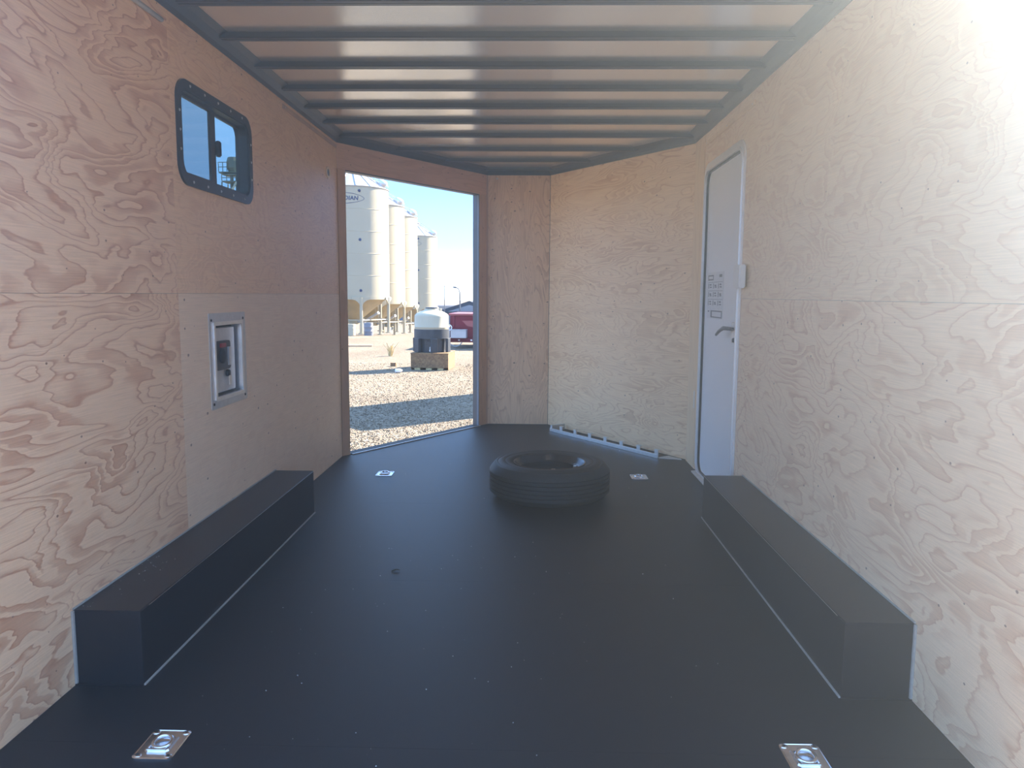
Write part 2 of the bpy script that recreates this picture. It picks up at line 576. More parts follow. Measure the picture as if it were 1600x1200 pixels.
def glass(name, tint, haze):
    m = bpy.data.materials.new(name)
    m.use_nodes = True
    nt = m.node_tree
    nt.nodes.clear()
    tr = N(nt, 'ShaderNodeBsdfTransparent')
    tr.inputs[0].default_value = (*tint, 1)
    gl = N(nt, 'ShaderNodeBsdfGlossy')
    gl.inputs['Roughness'].default_value = 0.02
    df = N(nt, 'ShaderNodeBsdfDiffuse')
    df.inputs[0].default_value = (0.25, 0.27, 0.30, 1)
    a = N(nt, 'ShaderNodeMixShader')
    b = N(nt, 'ShaderNodeMixShader')
    out = N(nt, 'ShaderNodeOutputMaterial')
    b.inputs[0].default_value = haze
    nt.links.new(tr.outputs[0], b.inputs[1])
    nt.links.new(df.outputs[0], b.inputs[2])
    a.inputs[0].default_value = 0.07
    nt.links.new(b.outputs[0], a.inputs[1])
    nt.links.new(gl.outputs[0], a.inputs[2])
    nt.links.new(a.outputs[0], out.inputs[0])
    return m
MAT['glass'] = glass('tinted window glass', (0.60, 0.64, 0.60), 0.0)
MAT['glass_screen'] = glass('tinted window glass behind insect screen', (0.50, 0.52, 0.49), 0.05)

# ------------------------------------------------------------------ the trailer shell
ML = frame_matrix((-XW, 0, 0), (0, 1))             # u = y
MR = frame_matrix((XW, 0, 0), (0, -1))             # u = -y
dNL = Vector((XW-XN, YN-YC))
LN = dNL.length
MNL = frame_matrix((-XW, YC, 0), (XW-XN, YN-YC))
MNF = frame_matrix((-XN, YN, 0), (1, 0))
MNR = frame_matrix((XN, YN, 0), (XW-XN, YC-YN))

WIN = (3.135, 3.885, 1.690, 2.040)                 # window hole (y, z)
HAT = (3.385, 3.700, 0.745, 1.078)                 # hatch hole
DOR = (-5.30, -4.365, 0.0, 2.05)                   # entry door hole in u = -y
OPN = (0.082, 1.682, 0.0, 2.118)                   # doorway in the left nose panel

def wall(name, M, u0, u1, holes, outer=0.060):
    o = slab(name, M, u0, u1, -0.12, 2.42, PLY+0.001, outer, MAT['shell'], None, holes)
    o.matrix_basis = Matrix.Identity(4)
    o.data.transform(M)
    return structure(o)

G = 0.0005                                         # half gap between sheets
def sheet(M, u0, u1, v0, v1, mat, parent, holes=()):
    return slab('plywood_sheet', M, u0+G, u1-G, v0+G, v1-G, 0.0, PLY, MAT[mat], parent, holes)

wl = wall('wall_left', ML, YR, YC+0.03, (WIN, HAT))
sheet(ML, YR, 3.06, 0.0, ZS, 'ply_bold_a', wl)
sheet(ML, YR, 3.06, ZS, ZC, 'ply_bold_b', wl)
sheet(ML, 3.06, YC, 0.0, ZS, 'ply_fine_b', wl, (HAT,))
sheet(ML, 3.06, YC, ZS, ZC, 'ply_fine_a', wl, (WIN,))

wr = wall('wall_right', MR, -(YC+0.03), -YR, (DOR,))
sheet(MR, -3.06, -YR, 0.0, ZS-0.01, 'ply_right_b', wr)
sheet(MR, -3.06, -YR, ZS-0.01, ZC, 'ply_right_a', wr)
sheet(MR, -5.36, -3.06, 0.0, ZS-0.01, 'ply_right_b', wr, (DOR,))
sheet(MR, -5.36, -3.06, ZS-0.01, ZC, 'ply_right_a', wr, (DOR,))
slab('corner_strip', MR, -YC+0.002, -5.362, 0.0, ZC, -0.004, PLY, MAT['pine_pale'], wr)
slab('sticker', MR, -5.445, -5.425, 0.43, 0.55, -0.0055, -0.0042, MAT['white_plastic'], wr)

wnl = wall('wall_front_left', MNL, -0.035, LN+0.025, (OPN,))
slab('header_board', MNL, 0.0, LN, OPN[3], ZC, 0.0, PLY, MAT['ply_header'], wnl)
slab('jamb_strip', MNL, 0.004, OPN[0]-0.002, 0.0, OPN[3]-0.002, -0.002, PLY, MAT['pine'], wnl)
slab('jamb_strip', MNL, OPN[1]+0.010, LN-0.004, 0.0, OPN[3]-0.002, -0.002, PLY, MAT['pine'], wnl)
slab('jamb_lining', MNL, OPN[1]+0.0005, OPN[1]+0.010, 0.0, OPN[3]-0.002, -0.006, 0.058, MAT['bldg_wall'], wnl)
slab('jamb_lining', MNL, OPN[0]-0.010, OPN[0]-0.0005, 0.0, OPN[3]-0.002, 0.013, 0.058, MAT['shell'], wnl)
slab('head_lining', MNL, OPN[0], OPN[1], OPN[3]-0.010, OPN[3]-0.001, -0.001, 0.058, MAT['shell'], wnl)
slab('sill_plate', MNL, OPN[0], OPN[1], -0.012, 0.006, -0.020, 0.075, MAT['hole'], wnl)
slab('sill_trim', MNL, OPN[0]-0.002, OPN[1]+0.002, 0.0, 0.009, -0.030, -0.021, MAT['alu_dull'], wnl)

wnf = wall('wall_front', MNF, -0.03, 2*XN+0.03, ())
slab('plywood_sheet', MNF, 0.012, 2*XN-0.002, 0.004, ZC-0.002, 0.0, PLY, MAT['ply_nose_f'], wnf)
slab('corner_strip', MNF, -0.012, 0.011, 0.0, ZC-0.002, -0.006, PLY, MAT['pine'], wnf)
bm = bmesh.new()
lathe(bm, [(0.0, 0.006), (0.006, 0.005), (0.009, 0.0)], 12)
s_ = fin('rivet', bm, MAT['white_plastic'], wnf, smooth=True)
s_.matrix_basis = Matrix.Translation((-0.196, YN-0.0002, 2.268)) @ Matrix.Rotation(radians(90), 4, 'X')

wnr = wall('wall_front_right', MNR, -0.025, LN+0.035, ())
slab('plywood_sheet', MNR, 0.003, LN-0.003, 0.004, ZC-0.002, 0.0, PLY, MAT['ply_nose_r'], wnr)

# outline of the trailer plan, clockwise from rear left
PLAN = [(-XW, YR), (-XW, YC), (-XN, YN), (XN, YN), (XW, YC), (XW, YR)]
def grow(d):
    k = d*0.62
    return [(-XW-d, YR), (-XW-d, YC+k*0.5), (-XN-k, YN+d), (XN+k, YN+d), (XW+d, YC+k*0.5), (XW+d, YR)]

def half_w(y):
    """half width of the plan at depth y"""
    if y <= YC:
        return XW
    return max(XN, XW - (y-YC)*(XW-XN)/(YN-YC))

# floor: frame below, separate sheets on top
bm = bmesh.new()
prism(bm, grow(0.055), 2, -0.14, -0.0195)
floor = structure(fin('floor', bm, MAT['shell']))
seams = [YR, 1.94, 3.16, 4.38, 5.60, YN]
for a, b_ in zip(seams[:-1], seams[1:]):
    a2, b2 = a+0.0004, b_-0.0004
    ys = [a2] + [y for y in (YC,) if a2 < y < b2] + [b2]
    lft = [(-half_w(y)+0.0005, y) for y in ys]
    rgt = [(half_w(y)-0.0005, y) for y in ys][::-1]
    bm = bmesh.new()
    prism(bm, lft+rgt, 2, -0.019, 0.0)
    fin('floor_sheet', bm, MAT['floor'], floor)

# unseen lowered ramp door, added with pale plywood to bounce sunlight into the trailer
bounce_ramp = structure(empty('bounce_ramp_door', (0.0, YR-0.012, -0.022)))
bounce_ramp.rotation_euler = (radians(14.3), 0, 0)
boxo('ramp_core', -1.255, 1.255, -2.27, 0.0, -0.050, -0.0125, MAT['shell'], bounce_ramp, 0.004)
for x0 in (-1.255, 0.0):
    rs = boxo('plywood_sheet', x0+0.001, x0+1.254, -2.27, 0.0, -0.012, 0.0, MAT['ply_ramp'], bounce_ramp)
bm = bmesh.new()
tube(bm, [(-1.24, -0.006, -0.02), (1.24, -0.006, -0.02)], 0.012, 8)
fin('hinge', bm, MAT['alu_dull'], bounce_ramp)

# ceiling: skin, bows, side rails and the outer roof
ZK = 2.3560
bm = bmesh.new()
prism(bm, grow(0.055), 2, 2.44, 2.46)
ceiling = structure(fin('ceiling', bm, MAT['shell']))
bm = bmesh.new()
prism(bm, grow(0.010), 2, ZK, ZK+0.004)
fin('roof_skin', bm, MAT['skin'], ceiling)
bows = [3.125-0.42*3, 3.125-0.84, 3.125-0.42, 3.125, 3.545, 3.974, 4.393, 4.806, 5.221, 5.659, 6.179, 6.678, 7.135]
for yb in bows:
    w = half_w(yb)+0.01
    x0, x1 = -w, w
    bm = bmesh.new()
    # hat channel: back edge at yb, 52 mm wide, a drip groove along the bottom
    pr = [(yb, ZK-0.0005), (yb, 2.335), (yb-0.004, 2.331), (yb-0.024, 2.331), (yb-0.026, 2.335), (yb-0.030, 2.335),
          (yb-0.032, 2.331), (yb-0.050, 2.331), (yb-0.054, 2.335), (yb-0.056, ZK-0.0005)]
    prism(bm, pr, 0, x0, x1)
    fin('roof_bow', bm, MAT['bow'], ceiling)
# side rails as sloped coves along each wall
def rail(p, q, inward):
    p, q = Vector((*p, 0)), Vector((*q, 0))
    iv = Vector((*inward, 0)).normalized()
    bm = bmesh.new()
    prof = [(0.0, ZC), (0.004, ZC-0.001), (0.014, 2.316), (0.040, 2.340), (0.070, ZK-0.001), (-0.011, ZK-0.001), (-0.011, ZC)]
    A = [bm.verts.new(p + iv*n + Vector((0, 0, z))) for n, z in prof]
    B = [bm.verts.new(q + iv*n + Vector((0, 0, z))) for n, z in prof]
    bm.faces.new(A)
    bm.faces.new(B[::-1])
    for i in range(len(prof)):
        j = (i+1) % len(prof)
        bm.faces.new((A[i], B[i], B[j], A[j]))
    fin('side_rail', bm, MAT['bow'], ceiling)
nl = Vector((YN-YC, -(XW-XN)))
rail((-XW, YR), (-XW, YC), (1, 0))
rail((XW, YR), (XW, YC), (-1, 0))
rail((-XW, YC), (-XN, YN), (nl.x, nl.y))
rail((XW, YC), (XN, YN), (-nl.x, nl.y))
rail((-XN, YN), (XN, YN), (0, -1))

# flat wiring covers along the top of the side walls
def cover(name, M, u0, u1, v0, v1, mat, label, lens=False):
    bm = bmesh.new()
    cells(bm, u0, u1, v0, v1, -0.007, -0.0004)
    bmesh.ops.bevel(bm, geom=[e for e in bm.edges if abs((e.verts[0].co-e.verts[1].co).x) > 0.1], offset=0.003, segments=2, affect='EDGES')
    o = fin(name, bm, mat)
    o.data.transform(M)
    tag(o, label, 'cable cover')
    for u in (u0+0.04, (u0+u1)/2, u1-0.04):
        b2 = bmesh.new()
        lathe(b2, [(0.0, 0.003), (0.004, 0.002), (0.005, 0.0)], 8)
        sc = fin('screw', b2, MAT['screw'], o)
        sc.matrix_basis = M @ Matrix.Translation((u, -0.0068, (v0+v1)/2)) @ Matrix.Rotation(radians(90), 4, 'X')
    return o
cover('cable_cover', ML, 4.44, 5.635, 2.252, 2.280, MAT['pine'], 'flat wooden wiring strip high on left wall, ending at the open doorway corner')
cover('cable_cover', MR, -5.34, -4.20, 2.214, 2.246, MAT['pine_pale'], 'pale wiring strip high on right wall above the white entry door')
bm = bmesh.new()
tube(bm, [(-XW+0.008, 2.0+i*0.1, 2.240) for i in range(11)], 0.010, 10)
lo = fin('conduit', bm, MAT['alu_dull'], smooth=True)
tag(lo, 'round grey metal tube near the top left corner of the left wall', 'tube')

# small oval grommet on the left wall beside the doorway
gm = empty('wire_grommet', (-XW, 5.40, 2.048))
tag(gm, 'small oval white wire grommet on left wall beside the open doorway', 'grommet')
MG = Matrix.Rotation(radians(90), 4, 'Z')
bm = bmesh.new()
ring_prism(bm, [(0.055*cos(t*pi/12), 0.040*sin(t*pi/12)) for t in range(24)], [(0.036*cos(t*pi/12), 0.025*sin(t*pi/12)) for t in range(24)], -0.008, -0.0003)
place(fin('flange', bm, MAT['pine_pale'], gm), MG)
bm = bmesh.new()
prism(bm, [(0.036*cos(t*pi/12), 0.025*sin(t*pi/12)) for t in range(24)], 1, -0.002, -0.0004)
place(fin('cap', bm, MAT['grey_drum'], gm), MG)

# ------------------------------------------------------------------ sliding window in the left wall
win = structure(empty('window_1', (-XW, 0, 0)))
MW = Matrix.Rotation(radians(90), 4, 'Z')
u0, u1, v0, v1 = WIN
bm = bmesh.new()
ring_prism(bm, rrect(u0-0.034, u1+0.034, v0-0.036, v1+0.034, 0.085, 8), rrect(u0+0.003, u1-0.003, v0+0.003, v1-0.003, 0.062, 8), -0.010, -0.0004)
place(fin('clamp_frame', bm, MAT['black_plastic'], win), MW)
clamp = win.children[-1] if win.children else None
clamp = [c for c in COL.objects if c.name.startswith('clamp_frame')][0]
bm = bmesh.new()
ring_prism(bm, rrect(u0+0.002, u1-0.002, v0+0.002, v1-0.002, 0.060, 8), rrect(u0+0.010, u1-0.010, v0+0.010, v1-0.010, 0.055, 8), -0.002, 0.058)
place(fin('jamb', bm, MAT['black_plastic'], win), MW)
um = 3.52
bm = bmesh.new()
cells(bm, um-0.030, um+0.012, v0+0.008, v1-0.008, 0.022, 0.034)
place(fin('sash_stile', bm, MAT['black_plastic'], win), MW)
bm = bmesh.new()
cells(bm, um+0.012, um+0.052, v0+0.008, v1-0.008, 0.034, 0.046)
place(fin('sash_stile', bm, MAT['black_plastic'], win), MW)
for (a, b_, n) in ((u0+0.008, um-0.028, 0.026), (um+0.05, u1-0.008, 0.040)):
    bm = bmesh.new()
    cells(bm, a, b_, v0+0.008, v0+0.026, n-0.004, n+0.008)
    cells(bm, a, b_, v1-0.022, v1-0.008, n-0.004, n+0.008)
    place(fin('sash_rail', bm, MAT['black_plastic'], win), MW)
    bm = bmesh.new()
    cells(bm, a, b_, v0+0.024, v1-0.020, n, n+0.004)
    place(fin('pane', bm, MAT['glass_screen'] if n < 0.03 else MAT['glass'], win), MW)
bm = bmesh.new()
cells(bm, um+0.036, um+0.064, 1.835, 1.905, 0.010, 0.033)
bmesh.ops.bevel(bm, geom=bm.edges[:], offset=0.005, segments=2, affect='EDGES')
place(fin('latch', bm, MAT['black_plastic'], win), MW)
bm = bmesh.new()
lathe(bm, [(0.0, 0.0035), (0.004, 0.003), (0.0065, 0.0)], 10)
scr = fin('screw', bm, MAT['screw'], clamp, smooth=True)
spots = [(u0+0.09+i*0.142, v1+0.016) for i in range(5)] + [(u0+0.09+i*0.142, v0-0.017) for i in range(5)]
spots += [(u0-0.016, v0+0.10+i*0.075) for i in range(3)] + [(u1+0.016, v0+0.09+i*0.085) for i in range(3)]
for i, (u, v) in enumerate(spots):
    o = scr if i == 0 else scr.copy()
    if i:
        COL.objects.link(o)
    o.matrix_basis = Matrix.Translation((u, -0.0098, v)) @ Matrix.Rotation(radians(90), 4, 'X')

# ------------------------------------------------------------------ power hatch in the left wall
hatch = empty('power_hatch', (-XW, 0, 0))
tag(hatch, 'aluminium framed utility hatch with black inlet box on left wall below window', 'hatch')
a, b_, c, d = HAT
bm = bmesh.new()
ring_prism(bm, rrect(a-0.052, b_+0.058, c-0.045, d+0.050, 0.004, 2), rrect(a+0.002, b_-0.002, c+0.002, d-0.002, 0.003, 2), -0.004, -0.0004)
place(fin('flange', bm, MAT['alu_dull'], hatch), MW)
bm = bmesh.new()
ring_prism(bm, rrect(a-0.012, b_+0.014, c-0.012, d+0.012, 0.006, 2), rrect(a+0.004, b_-0.004, c+0.004, d-0.004, 0.004, 2), -0.010, -0.0042)
place(fin('raised_rim', bm, MAT['alu'], hatch), MW)
bm = bmesh.new()
ring_prism(bm, rrect(a+0.0015, b_-0.0015, c+0.0015, d-0.0015, 0.003, 2), rrect(a+0.006, b_-0.006, c+0.006, d-0.006, 0.003, 2), -0.004, 0.055)
place(fin('box_sides', bm, MAT['alu'], hatch), MW)
bm = bmesh.new()
cells(bm, a+0.0065, b_-0.0065, c+0.0065, d-0.0065, 0.040, 0.044)
place(fin('back_plate', bm, MAT['hole'], hatch), MW)
bm = bmesh.new()
cells(bm, a+0.012, b_-0.030, c+0.016, d-0.018, 0.018, 0.039)
bmesh.ops.bevel(bm, geom=bm.edges[:], offset=0.003, segments=1, affect='EDGES')
lid = place(fin('lid', bm, MAT['alu_dull'], hatch), MW)
bm = bmesh.new()
prism(bm, rrect(a+0.020, a+0.190, 0.868, 1.000, 0.018, 4), 1, 0.000, 0.0178)
inlet = place(fin('inlet_box', bm, MAT['black_plastic'], hatch), MW)
bm = bmesh.new()
lathe(bm, [(0.0, 0.010), (0.020, 0.010), (0.034, 0.006), (0.034, 0.0)], 18)
place(fin('socket', bm, MAT['hole'], inlet, smooth=True), Matrix.Translation((a+0.090, -0.0002, 0.932)) @ Matrix.Rotation(radians(90), 4, 'X'))
bm = bmesh.new()
cells(bm, a+0.150, a+0.172, 0.885, 0.970, -0.008, -0.0004)
place(fin('clip', bm, MAT['alu_dull'], inlet), Matrix.Identity(4))
bm = bmesh.new()
cells(bm, a+0.065, a+0.120, 0.972, 0.990, -0.008, -0.0004)
place(fin('red_tab', bm, plain('red tab', (0.35, 0.03, 0.03), 0.5), inlet), Matrix.Identity(4))
bm = bmesh.new()
lathe(bm, [(0.0, 0.014), (0.013, 0.014), (0.016, 0.008), (0.016, 0.0)], 14)
lock = place(fin('lock', bm, MAT['black_plastic'], hatch, smooth=True), MW @ Matrix.Translation((a+0.182, 0.0178, 0.846)) @ Matrix.Rotation(radians(90), 4, 'X'))
bm = bmesh.new()
cells(bm, a+0.168, a+0.196, 0.790, 0.834, 0.001, 0.0035)
place(fin('key', bm, MAT['alu'], hatch), MW)
bm = bmesh.new()
lathe(bm, [(0.0, 0.004), (0.005, 0.003), (0.007, 0.0)], 10)
hs = fin('screw', bm, MAT['hole'], hatch, smooth=True)
for i, (u, v) in enumerate([(a-0.028, d+0.020), (b_+0.030, d+0.020), (a-0.028, c-0.022), (b_+0.030, c-0.022)]):
    o = hs if i == 0 else hs.copy()
    if i:
        COL.objects.link(o)
    o.matrix_basis = MW @ Matrix.Translation((u, -0.0038, v)) @ Matrix.Rotation(radians(90), 4, 'X')

# ------------------------------------------------------------------ entry door in the right wall (u = -y)
door = structure(empty('door_1', (XW, 0, 0)))
MD = Matrix.Rotation(radians(-90), 4, 'Z')
a, b_, c, d = DOR
bm = bmesh.new()
ring_prism(bm, rrect(a-0.030, b_+0.030, 0.001, d+0.034, 0.11, 8), rrect(a+0.016, b_-0.012, 0.012, d-0.014, 0.085, 8), -0.010, -0.0004)
place(fin('door_frame', bm, MAT['alu_white'], door), MD)
bm = bmesh.new()
ring_prism(bm, rrect(a+0.002, b_-0.002, 0.002, d-0.002, 0.085, 8), rrect(a+0.018, b_-0.014, 0.014, d-0.016, 0.083, 8), -0.016, 0.050)
place(fin('door_stop', bm, MAT['alu_white'], door), MD)
bm = bmesh.new()
ring_prism(bm, rrect(a+0.018, b_-0.014, 0.014, d-0.016, 0.083, 8), rrect(a+0.030, b_-0.020, 0.022, d-0.026, 0.080, 8), -0.002, 0.0115)
place(fin('gasket', bm, MAT['black_plastic'], door), MD)
bm = bmesh.new()
prism(bm, rrect(a+0.030, b_-0.020, 0.022, d-0.026, 0.080, 8), 1, 0.012, 0.044)
place(fin('door_panel', bm, MAT['white_door'], door), MD)
bm = bmesh.new()
cells(bm, -4.515, -4.395, 0.950, 1.068, 0.000, 0.0118)
bmesh.ops.bevel(bm, geom=bm.edges[:], offset=0.003, segments=1, affect='EDGES')
lp = place(fin('latch_plate', bm, MAT['alu_dull'], door), MD)
bm = bmesh.new()
tube(bm, [(-4.47, -0.0005, 1.030), (-4.47, -0.030, 1.032), (-4.53, -0.042, 1.032), (-4.62, -0.045, 1.010), (-4.70, -0.042, 0.985)], [0.010, 0.011, 0.012, 0.010, 0.008], 8)
place(fin('lever', bm, MAT['grey_drum'], lp, smooth=True), Matrix.Identity(4))
bm = bmesh.new()
lathe(bm, [(0.0, 0.016), (0.010, 0.016), (0.013, 0.010), (0.013, 0.0)], 12)
place(fin('thumb_turn', bm, MAT['grey_drum'], lp, smooth=True), Matrix.Translation((-4.425, -0.0002, 0.968)) @ Matrix.Rotation(radians(90), 4, 'X'))
# instruction sheet stuck on the door
sh = empty('instruction_sheet', (XW, 0, 0))
tag(sh, 'printed instruction sheet with small diagrams stuck on the white entry door', 'sheet')
bm = bmesh.new()
cells(bm, -5.200, -4.780, 1.072, 1.370, 0.0105, 0.0116)
place(fin('paper', bm, MAT['paper'], sh), MD)
def ink(u0, u1, v0, v1):
    bm = bmesh.new()
    cells(bm, u0, u1, v0, v1, 0.0099, 0.0103)
    place(fin('print', bm, MAT['ink'], sh), MD)
U0, U1, V1 = -5.195, -4.785, 1.365
W_, H_ = U1-U0, 0.288
def rel(a, b, c, d):
    ink(U0+a*W_, U0+b*W_, V1-d*H_, V1-c*H_)
rel(0.02, 0.38, 0.04, 0.07); rel(0.02, 0.38, 0.13, 0.16); rel(0.02, 0.06, 0.07, 0.13); rel(0.34, 0.38, 0.07, 0.13); rel(0.75, 0.92, 0.04, 0.10)
for row in range(3):
    v = 0.20+row*0.19
    rel(0.02, 0.98, v, v+0.008)
    for k in range(3):
        x = 0.05+k*0.32
        rel(x, x+0.04, v+0.03, v+0.14)
        rel(x+0.09, x+0.20, v+0.04+0.02*((k+row) % 2), v+0.075+0.02*((k+row) % 2))
        rel(x+0.10, x+0.22, v+0.10, v+0.125)
rel(0.25, 0.98, 0.83, 0.855); rel(0.25, 0.98, 0.965, 0.99); rel(0.25, 0.34, 0.855, 0.965); rel(0.93, 0.98, 0.855, 0.965); rel(0.06, 0.16, 0.84, 0.87)

# threshold
bm = bmesh.new()
bx(bm, 1.246, 1.2895, 4.88, 5.27, 0.0005, 0.012, 0.003)
o = fin('trim_1', bm, plain('worn tan threshold', (0.62, 0.54, 0.46), 0.5, 0.2, 0.15, 60))
structure(o)
# white switch box
sw = empty('switch_box', (XW, 0, 0))
tag(sw, 'white plastic switch box on right wall at the edge of the entry door', 'switch')
bm = bmesh.new()
cells(bm, -4.345, -4.215, 1.262, 1.390, -0.046, -0.0105)
bmesh.ops.bevel(bm, geom=bm.edges[:], offset=0.006, segments=2, affect='EDGES')
place(fin('housing', bm, MAT['white_plastic'], sw), MD)
bm = bmesh.new()
cells(bm, -4.3475, -4.3452, 1.305, 1.350, -0.036, -0.020)
place(fin('rocker', bm, MAT['hole'], sw), MD)

# ------------------------------------------------------------------ wheel well boxes
def well(side, label):
    s = side
    xo, xi = s*(XW-0.0006), s*(XW-0.213)
    r = empty('wheel_well_box', (s*(XW-0.1), 3.19, 0.0))
    tag(r, label, 'wheel well')
    off = Vector(r.location)
    def part(name, x0, x1, y0, y1, z0, z1, mat, bev=0.0):
        return boxo(name, min(x0, x1)-off.x, max(x0, x1)-off.x, y0-off.y, y1-off.y, z0, z1, mat, r, bev)
    part('box', xo, xi, 2.245, 4.150, 0.0008, 0.240, MAT['well'], 0.003)
    part('top_flange', xo, xi+s*0.004, 2.247, 4.148, 0.2402, 0.2416, MAT['well'])
    part('edge_trim', xi-s*0.0008, xi-s*0.0002, 2.30, 4.150, 0.2385, 0.2400, MAT['alu'])
    part('floor_bead', xi-s*0.0055, xi-s*0.0006, 2.245, 4.156, 0.0006, 0.006, MAT['caulk'])
    part('end_bead', xo, xi, 2.236, 2.2442, 0.0006, 0.004, MAT['well'])
    part('wall_bead', xo, xo-s*0.004, 2.245, 4.150, 0.2418, 0.247, MAT['caulk'])
    part('upright_bead', xo, xo-s*0.007, 2.236, 2.2442, 0.006, 0.240, MAT['caulk'])
    return r
well(-1, 'long black steel wheel well box along left wall under the hatch')
well(1, 'long black steel wheel well box along right wall in front of the entry door')

# ------------------------------------------------------------------ tie-down rings
def tie_down(loc, label, rz):
    r = empty('tie_down_ring', (loc[0], loc[1], 0.0006), rz)
    tag(r, label, 'tie-down', 'recessed floor tie-downs')
    return r
td = tie_down((-0.868, 1.932), 'silver tie-down plate on floor at lower left, in front of left wheel well', 0)
bm = bmesh.new()
ou = rrect(-0.055, 0.055, -0.068, 0.068, 0.016, 7)
n_ = len(ou)
levels = [(ou, 0.0), (ou, 0.003)]
inn = [(x*0.93, y*0.94) for x, y in ou]
inn2 = [(x*0.90, y*0.915) for x, y in ou]
levels += [(inn, 0.0045), (inn2, 0.0028)]
def circ(r, oy=0.0):
    return [(r*cos(t), r*sin(t)+oy) for t in [pi/8*0 + atan2(y, x) for x, y in ou]]
levels += [(circ(0.046), 0.0030), (circ(0.042), 0.0075), (circ(0.037), 0.0075), (circ(0.031), 0.0012), (circ(0.012), 0.0008)]
rings = [[bm.verts.new((x, y, z)) for x, y in pts] for pts, z in levels]
for A, B in zip(rings[:-1], rings[1:]):
    for i in range(n_):
        j = (i+1) % n_
        bm.faces.new((A[i], A[j], B[j], B[i]))
bm.faces.new(rings[-1])
fin('plate', bm, MAT['zinc'], td, angle=35)
bm = bmesh.new()
pts = [(0.024*cos(t), 0.024*sin(t)+0.002, 0.0085+0.004*sin(t)) for t in [2*pi*k/20 for k in range(20)]]
tube(bm, pts, 0.0052, 8, closed=True)
fin('ring', bm, MAT['zinc'], td, smooth=True)
bm = bmesh.new()
bx(bm, -0.026, 0.026, -0.037, -0.031, 0.0062, 0.0105, 0.0012)
fin('hinge_bar', bm, MAT['zinc'], td)
for sx in (-1, 1):
    for sy in (-1, 1):
        bm = bmesh.new()
        lathe(bm, [(0.0045, 0.0052), (0.0085, 0.0052), (0.0105, 0.0030), (0.0105, 0.0020)], 14, (sx*0.041, sy*0.054, 0))
        w_ = fin('bolt_washer', bm, MAT['zinc'], td, smooth=True)
        bm = bmesh.new()
        lathe(bm, [(0.0, 0.0042), (0.0050, 0.0040), (0.0052, 0.003)], 10, (sx*0.041, sy*0.054, 0))
        fin('bolt_socket', bm, MAT['hole'], w_)
for loc, lab, rz in [((0.860, 1.925), 'silver tie-down plate on floor at lower right, partly cut by picture edge', 0),
                     ((-0.862, 5.105), 'small silver tie-down plate on far floor, beside the open doorway', 0),
                     ((0.860, 5.095), 'small silver tie-down plate on far floor between spare tire and entry door', 0)]:
    c = copy_tree(td)
    c.location = (loc[0], loc[1], 0.0006)
    c.rotation_euler = (0, 0, rz)
    c['label'] = lab

# ------------------------------------------------------------------ spare wheel on the floor
sp = empty('spare_wheel', (0.243, 4.60, 0.0008))
tag(sp, 'black spare trailer tire on a dark steel rim lying on the floor', 'tire')
bm = bmesh.new()
R0 = 0.366
prof = [(0.205, 0.045), (0.212, 0.020), (0.235, 0.010), (0.275, 0.0), (0.300, 0.001), (0.303, 0.004), (0.322, 0.010), (0.325, 0.014), (0.345, 0.024), (0.359, 0.040)]
z = 0.046
for k in range(5):
    prof += [(R0, z), (R0+0.001, z+0.018), (R0-0.009, z+0.0195), (R0-0.009, z+0.0235)]
    z += 0.0245
prof += [(R0, z-0.002), (0.360, 0.178), (0.346, 0.196), (0.338, 0.203), (0.335, 0.208), (0.318, 0.214), (0.314, 0.212), (0.300, 0.220), (0.277, 0.221), (0.268, 0.217), (0.262, 0.219), (0.236, 0.212), (0.222, 0.204), (0.214, 0.196), (0.206, 0.176)]
lathe(bm, prof, 72, close=True)
fin('tire', bm, MAT['rubber'], sp, angle=38)
bm = bmesh.new()
lathe(bm, [(0.2045, 0.165), (0.218, 0.204), (0.220, 0.210), (0.214, 0.211), (0.206, 0.200), (0.199, 0.180), (0.188, 0.168), (0.186, 0.135), (0.170, 0.122), (0.168, 0.112), (0.140, 0.104), (0.105, 0.112), (0.088, 0.124), (0.060, 0.126), (0.042, 0.122), (0.041, 0.070), (0.044, 0.060), (0.186, 0.060), (0.204, 0.050)], 56, close=True)
rim = fin('rim', bm, MAT['rim'], sp, angle=35)
for k in range(5):
    t = 2*pi*k/5+0.3
    bm = bmesh.new()
    lathe(bm, [(0.0, 0.1275), (0.009, 0.1275), (0.011, 0.1262), (0.011, 0.120)], 10, (0.073*cos(t), 0.073*sin(t), 0))
    fin('bolt_hole', bm, MAT['alu_dull'], rim)
bm = bmesh.new()
tube(bm, [(0.02, -0.178, 0.150), (0.020, -0.172, 0.175), (0.021, -0.165, 0.195)], [0.006, 0.005, 0.004], 8)
fin('valve_stem', bm, MAT['rubber'], sp, smooth=True)
bm = bmesh.new()
bx(bm, 0.004, 0.032, -0.2045, -0.1885, 0.1905, 0.2075, 0.003)
fin('balance_weight', bm, MAT['alu'], sp)
bm = bmesh.new()
bx(bm, 0.150, 0.180, 0.080, 0.088, 0.140, 0.168, 0.002)
fin('balance_weight', bm, MAT['alu'], sp)

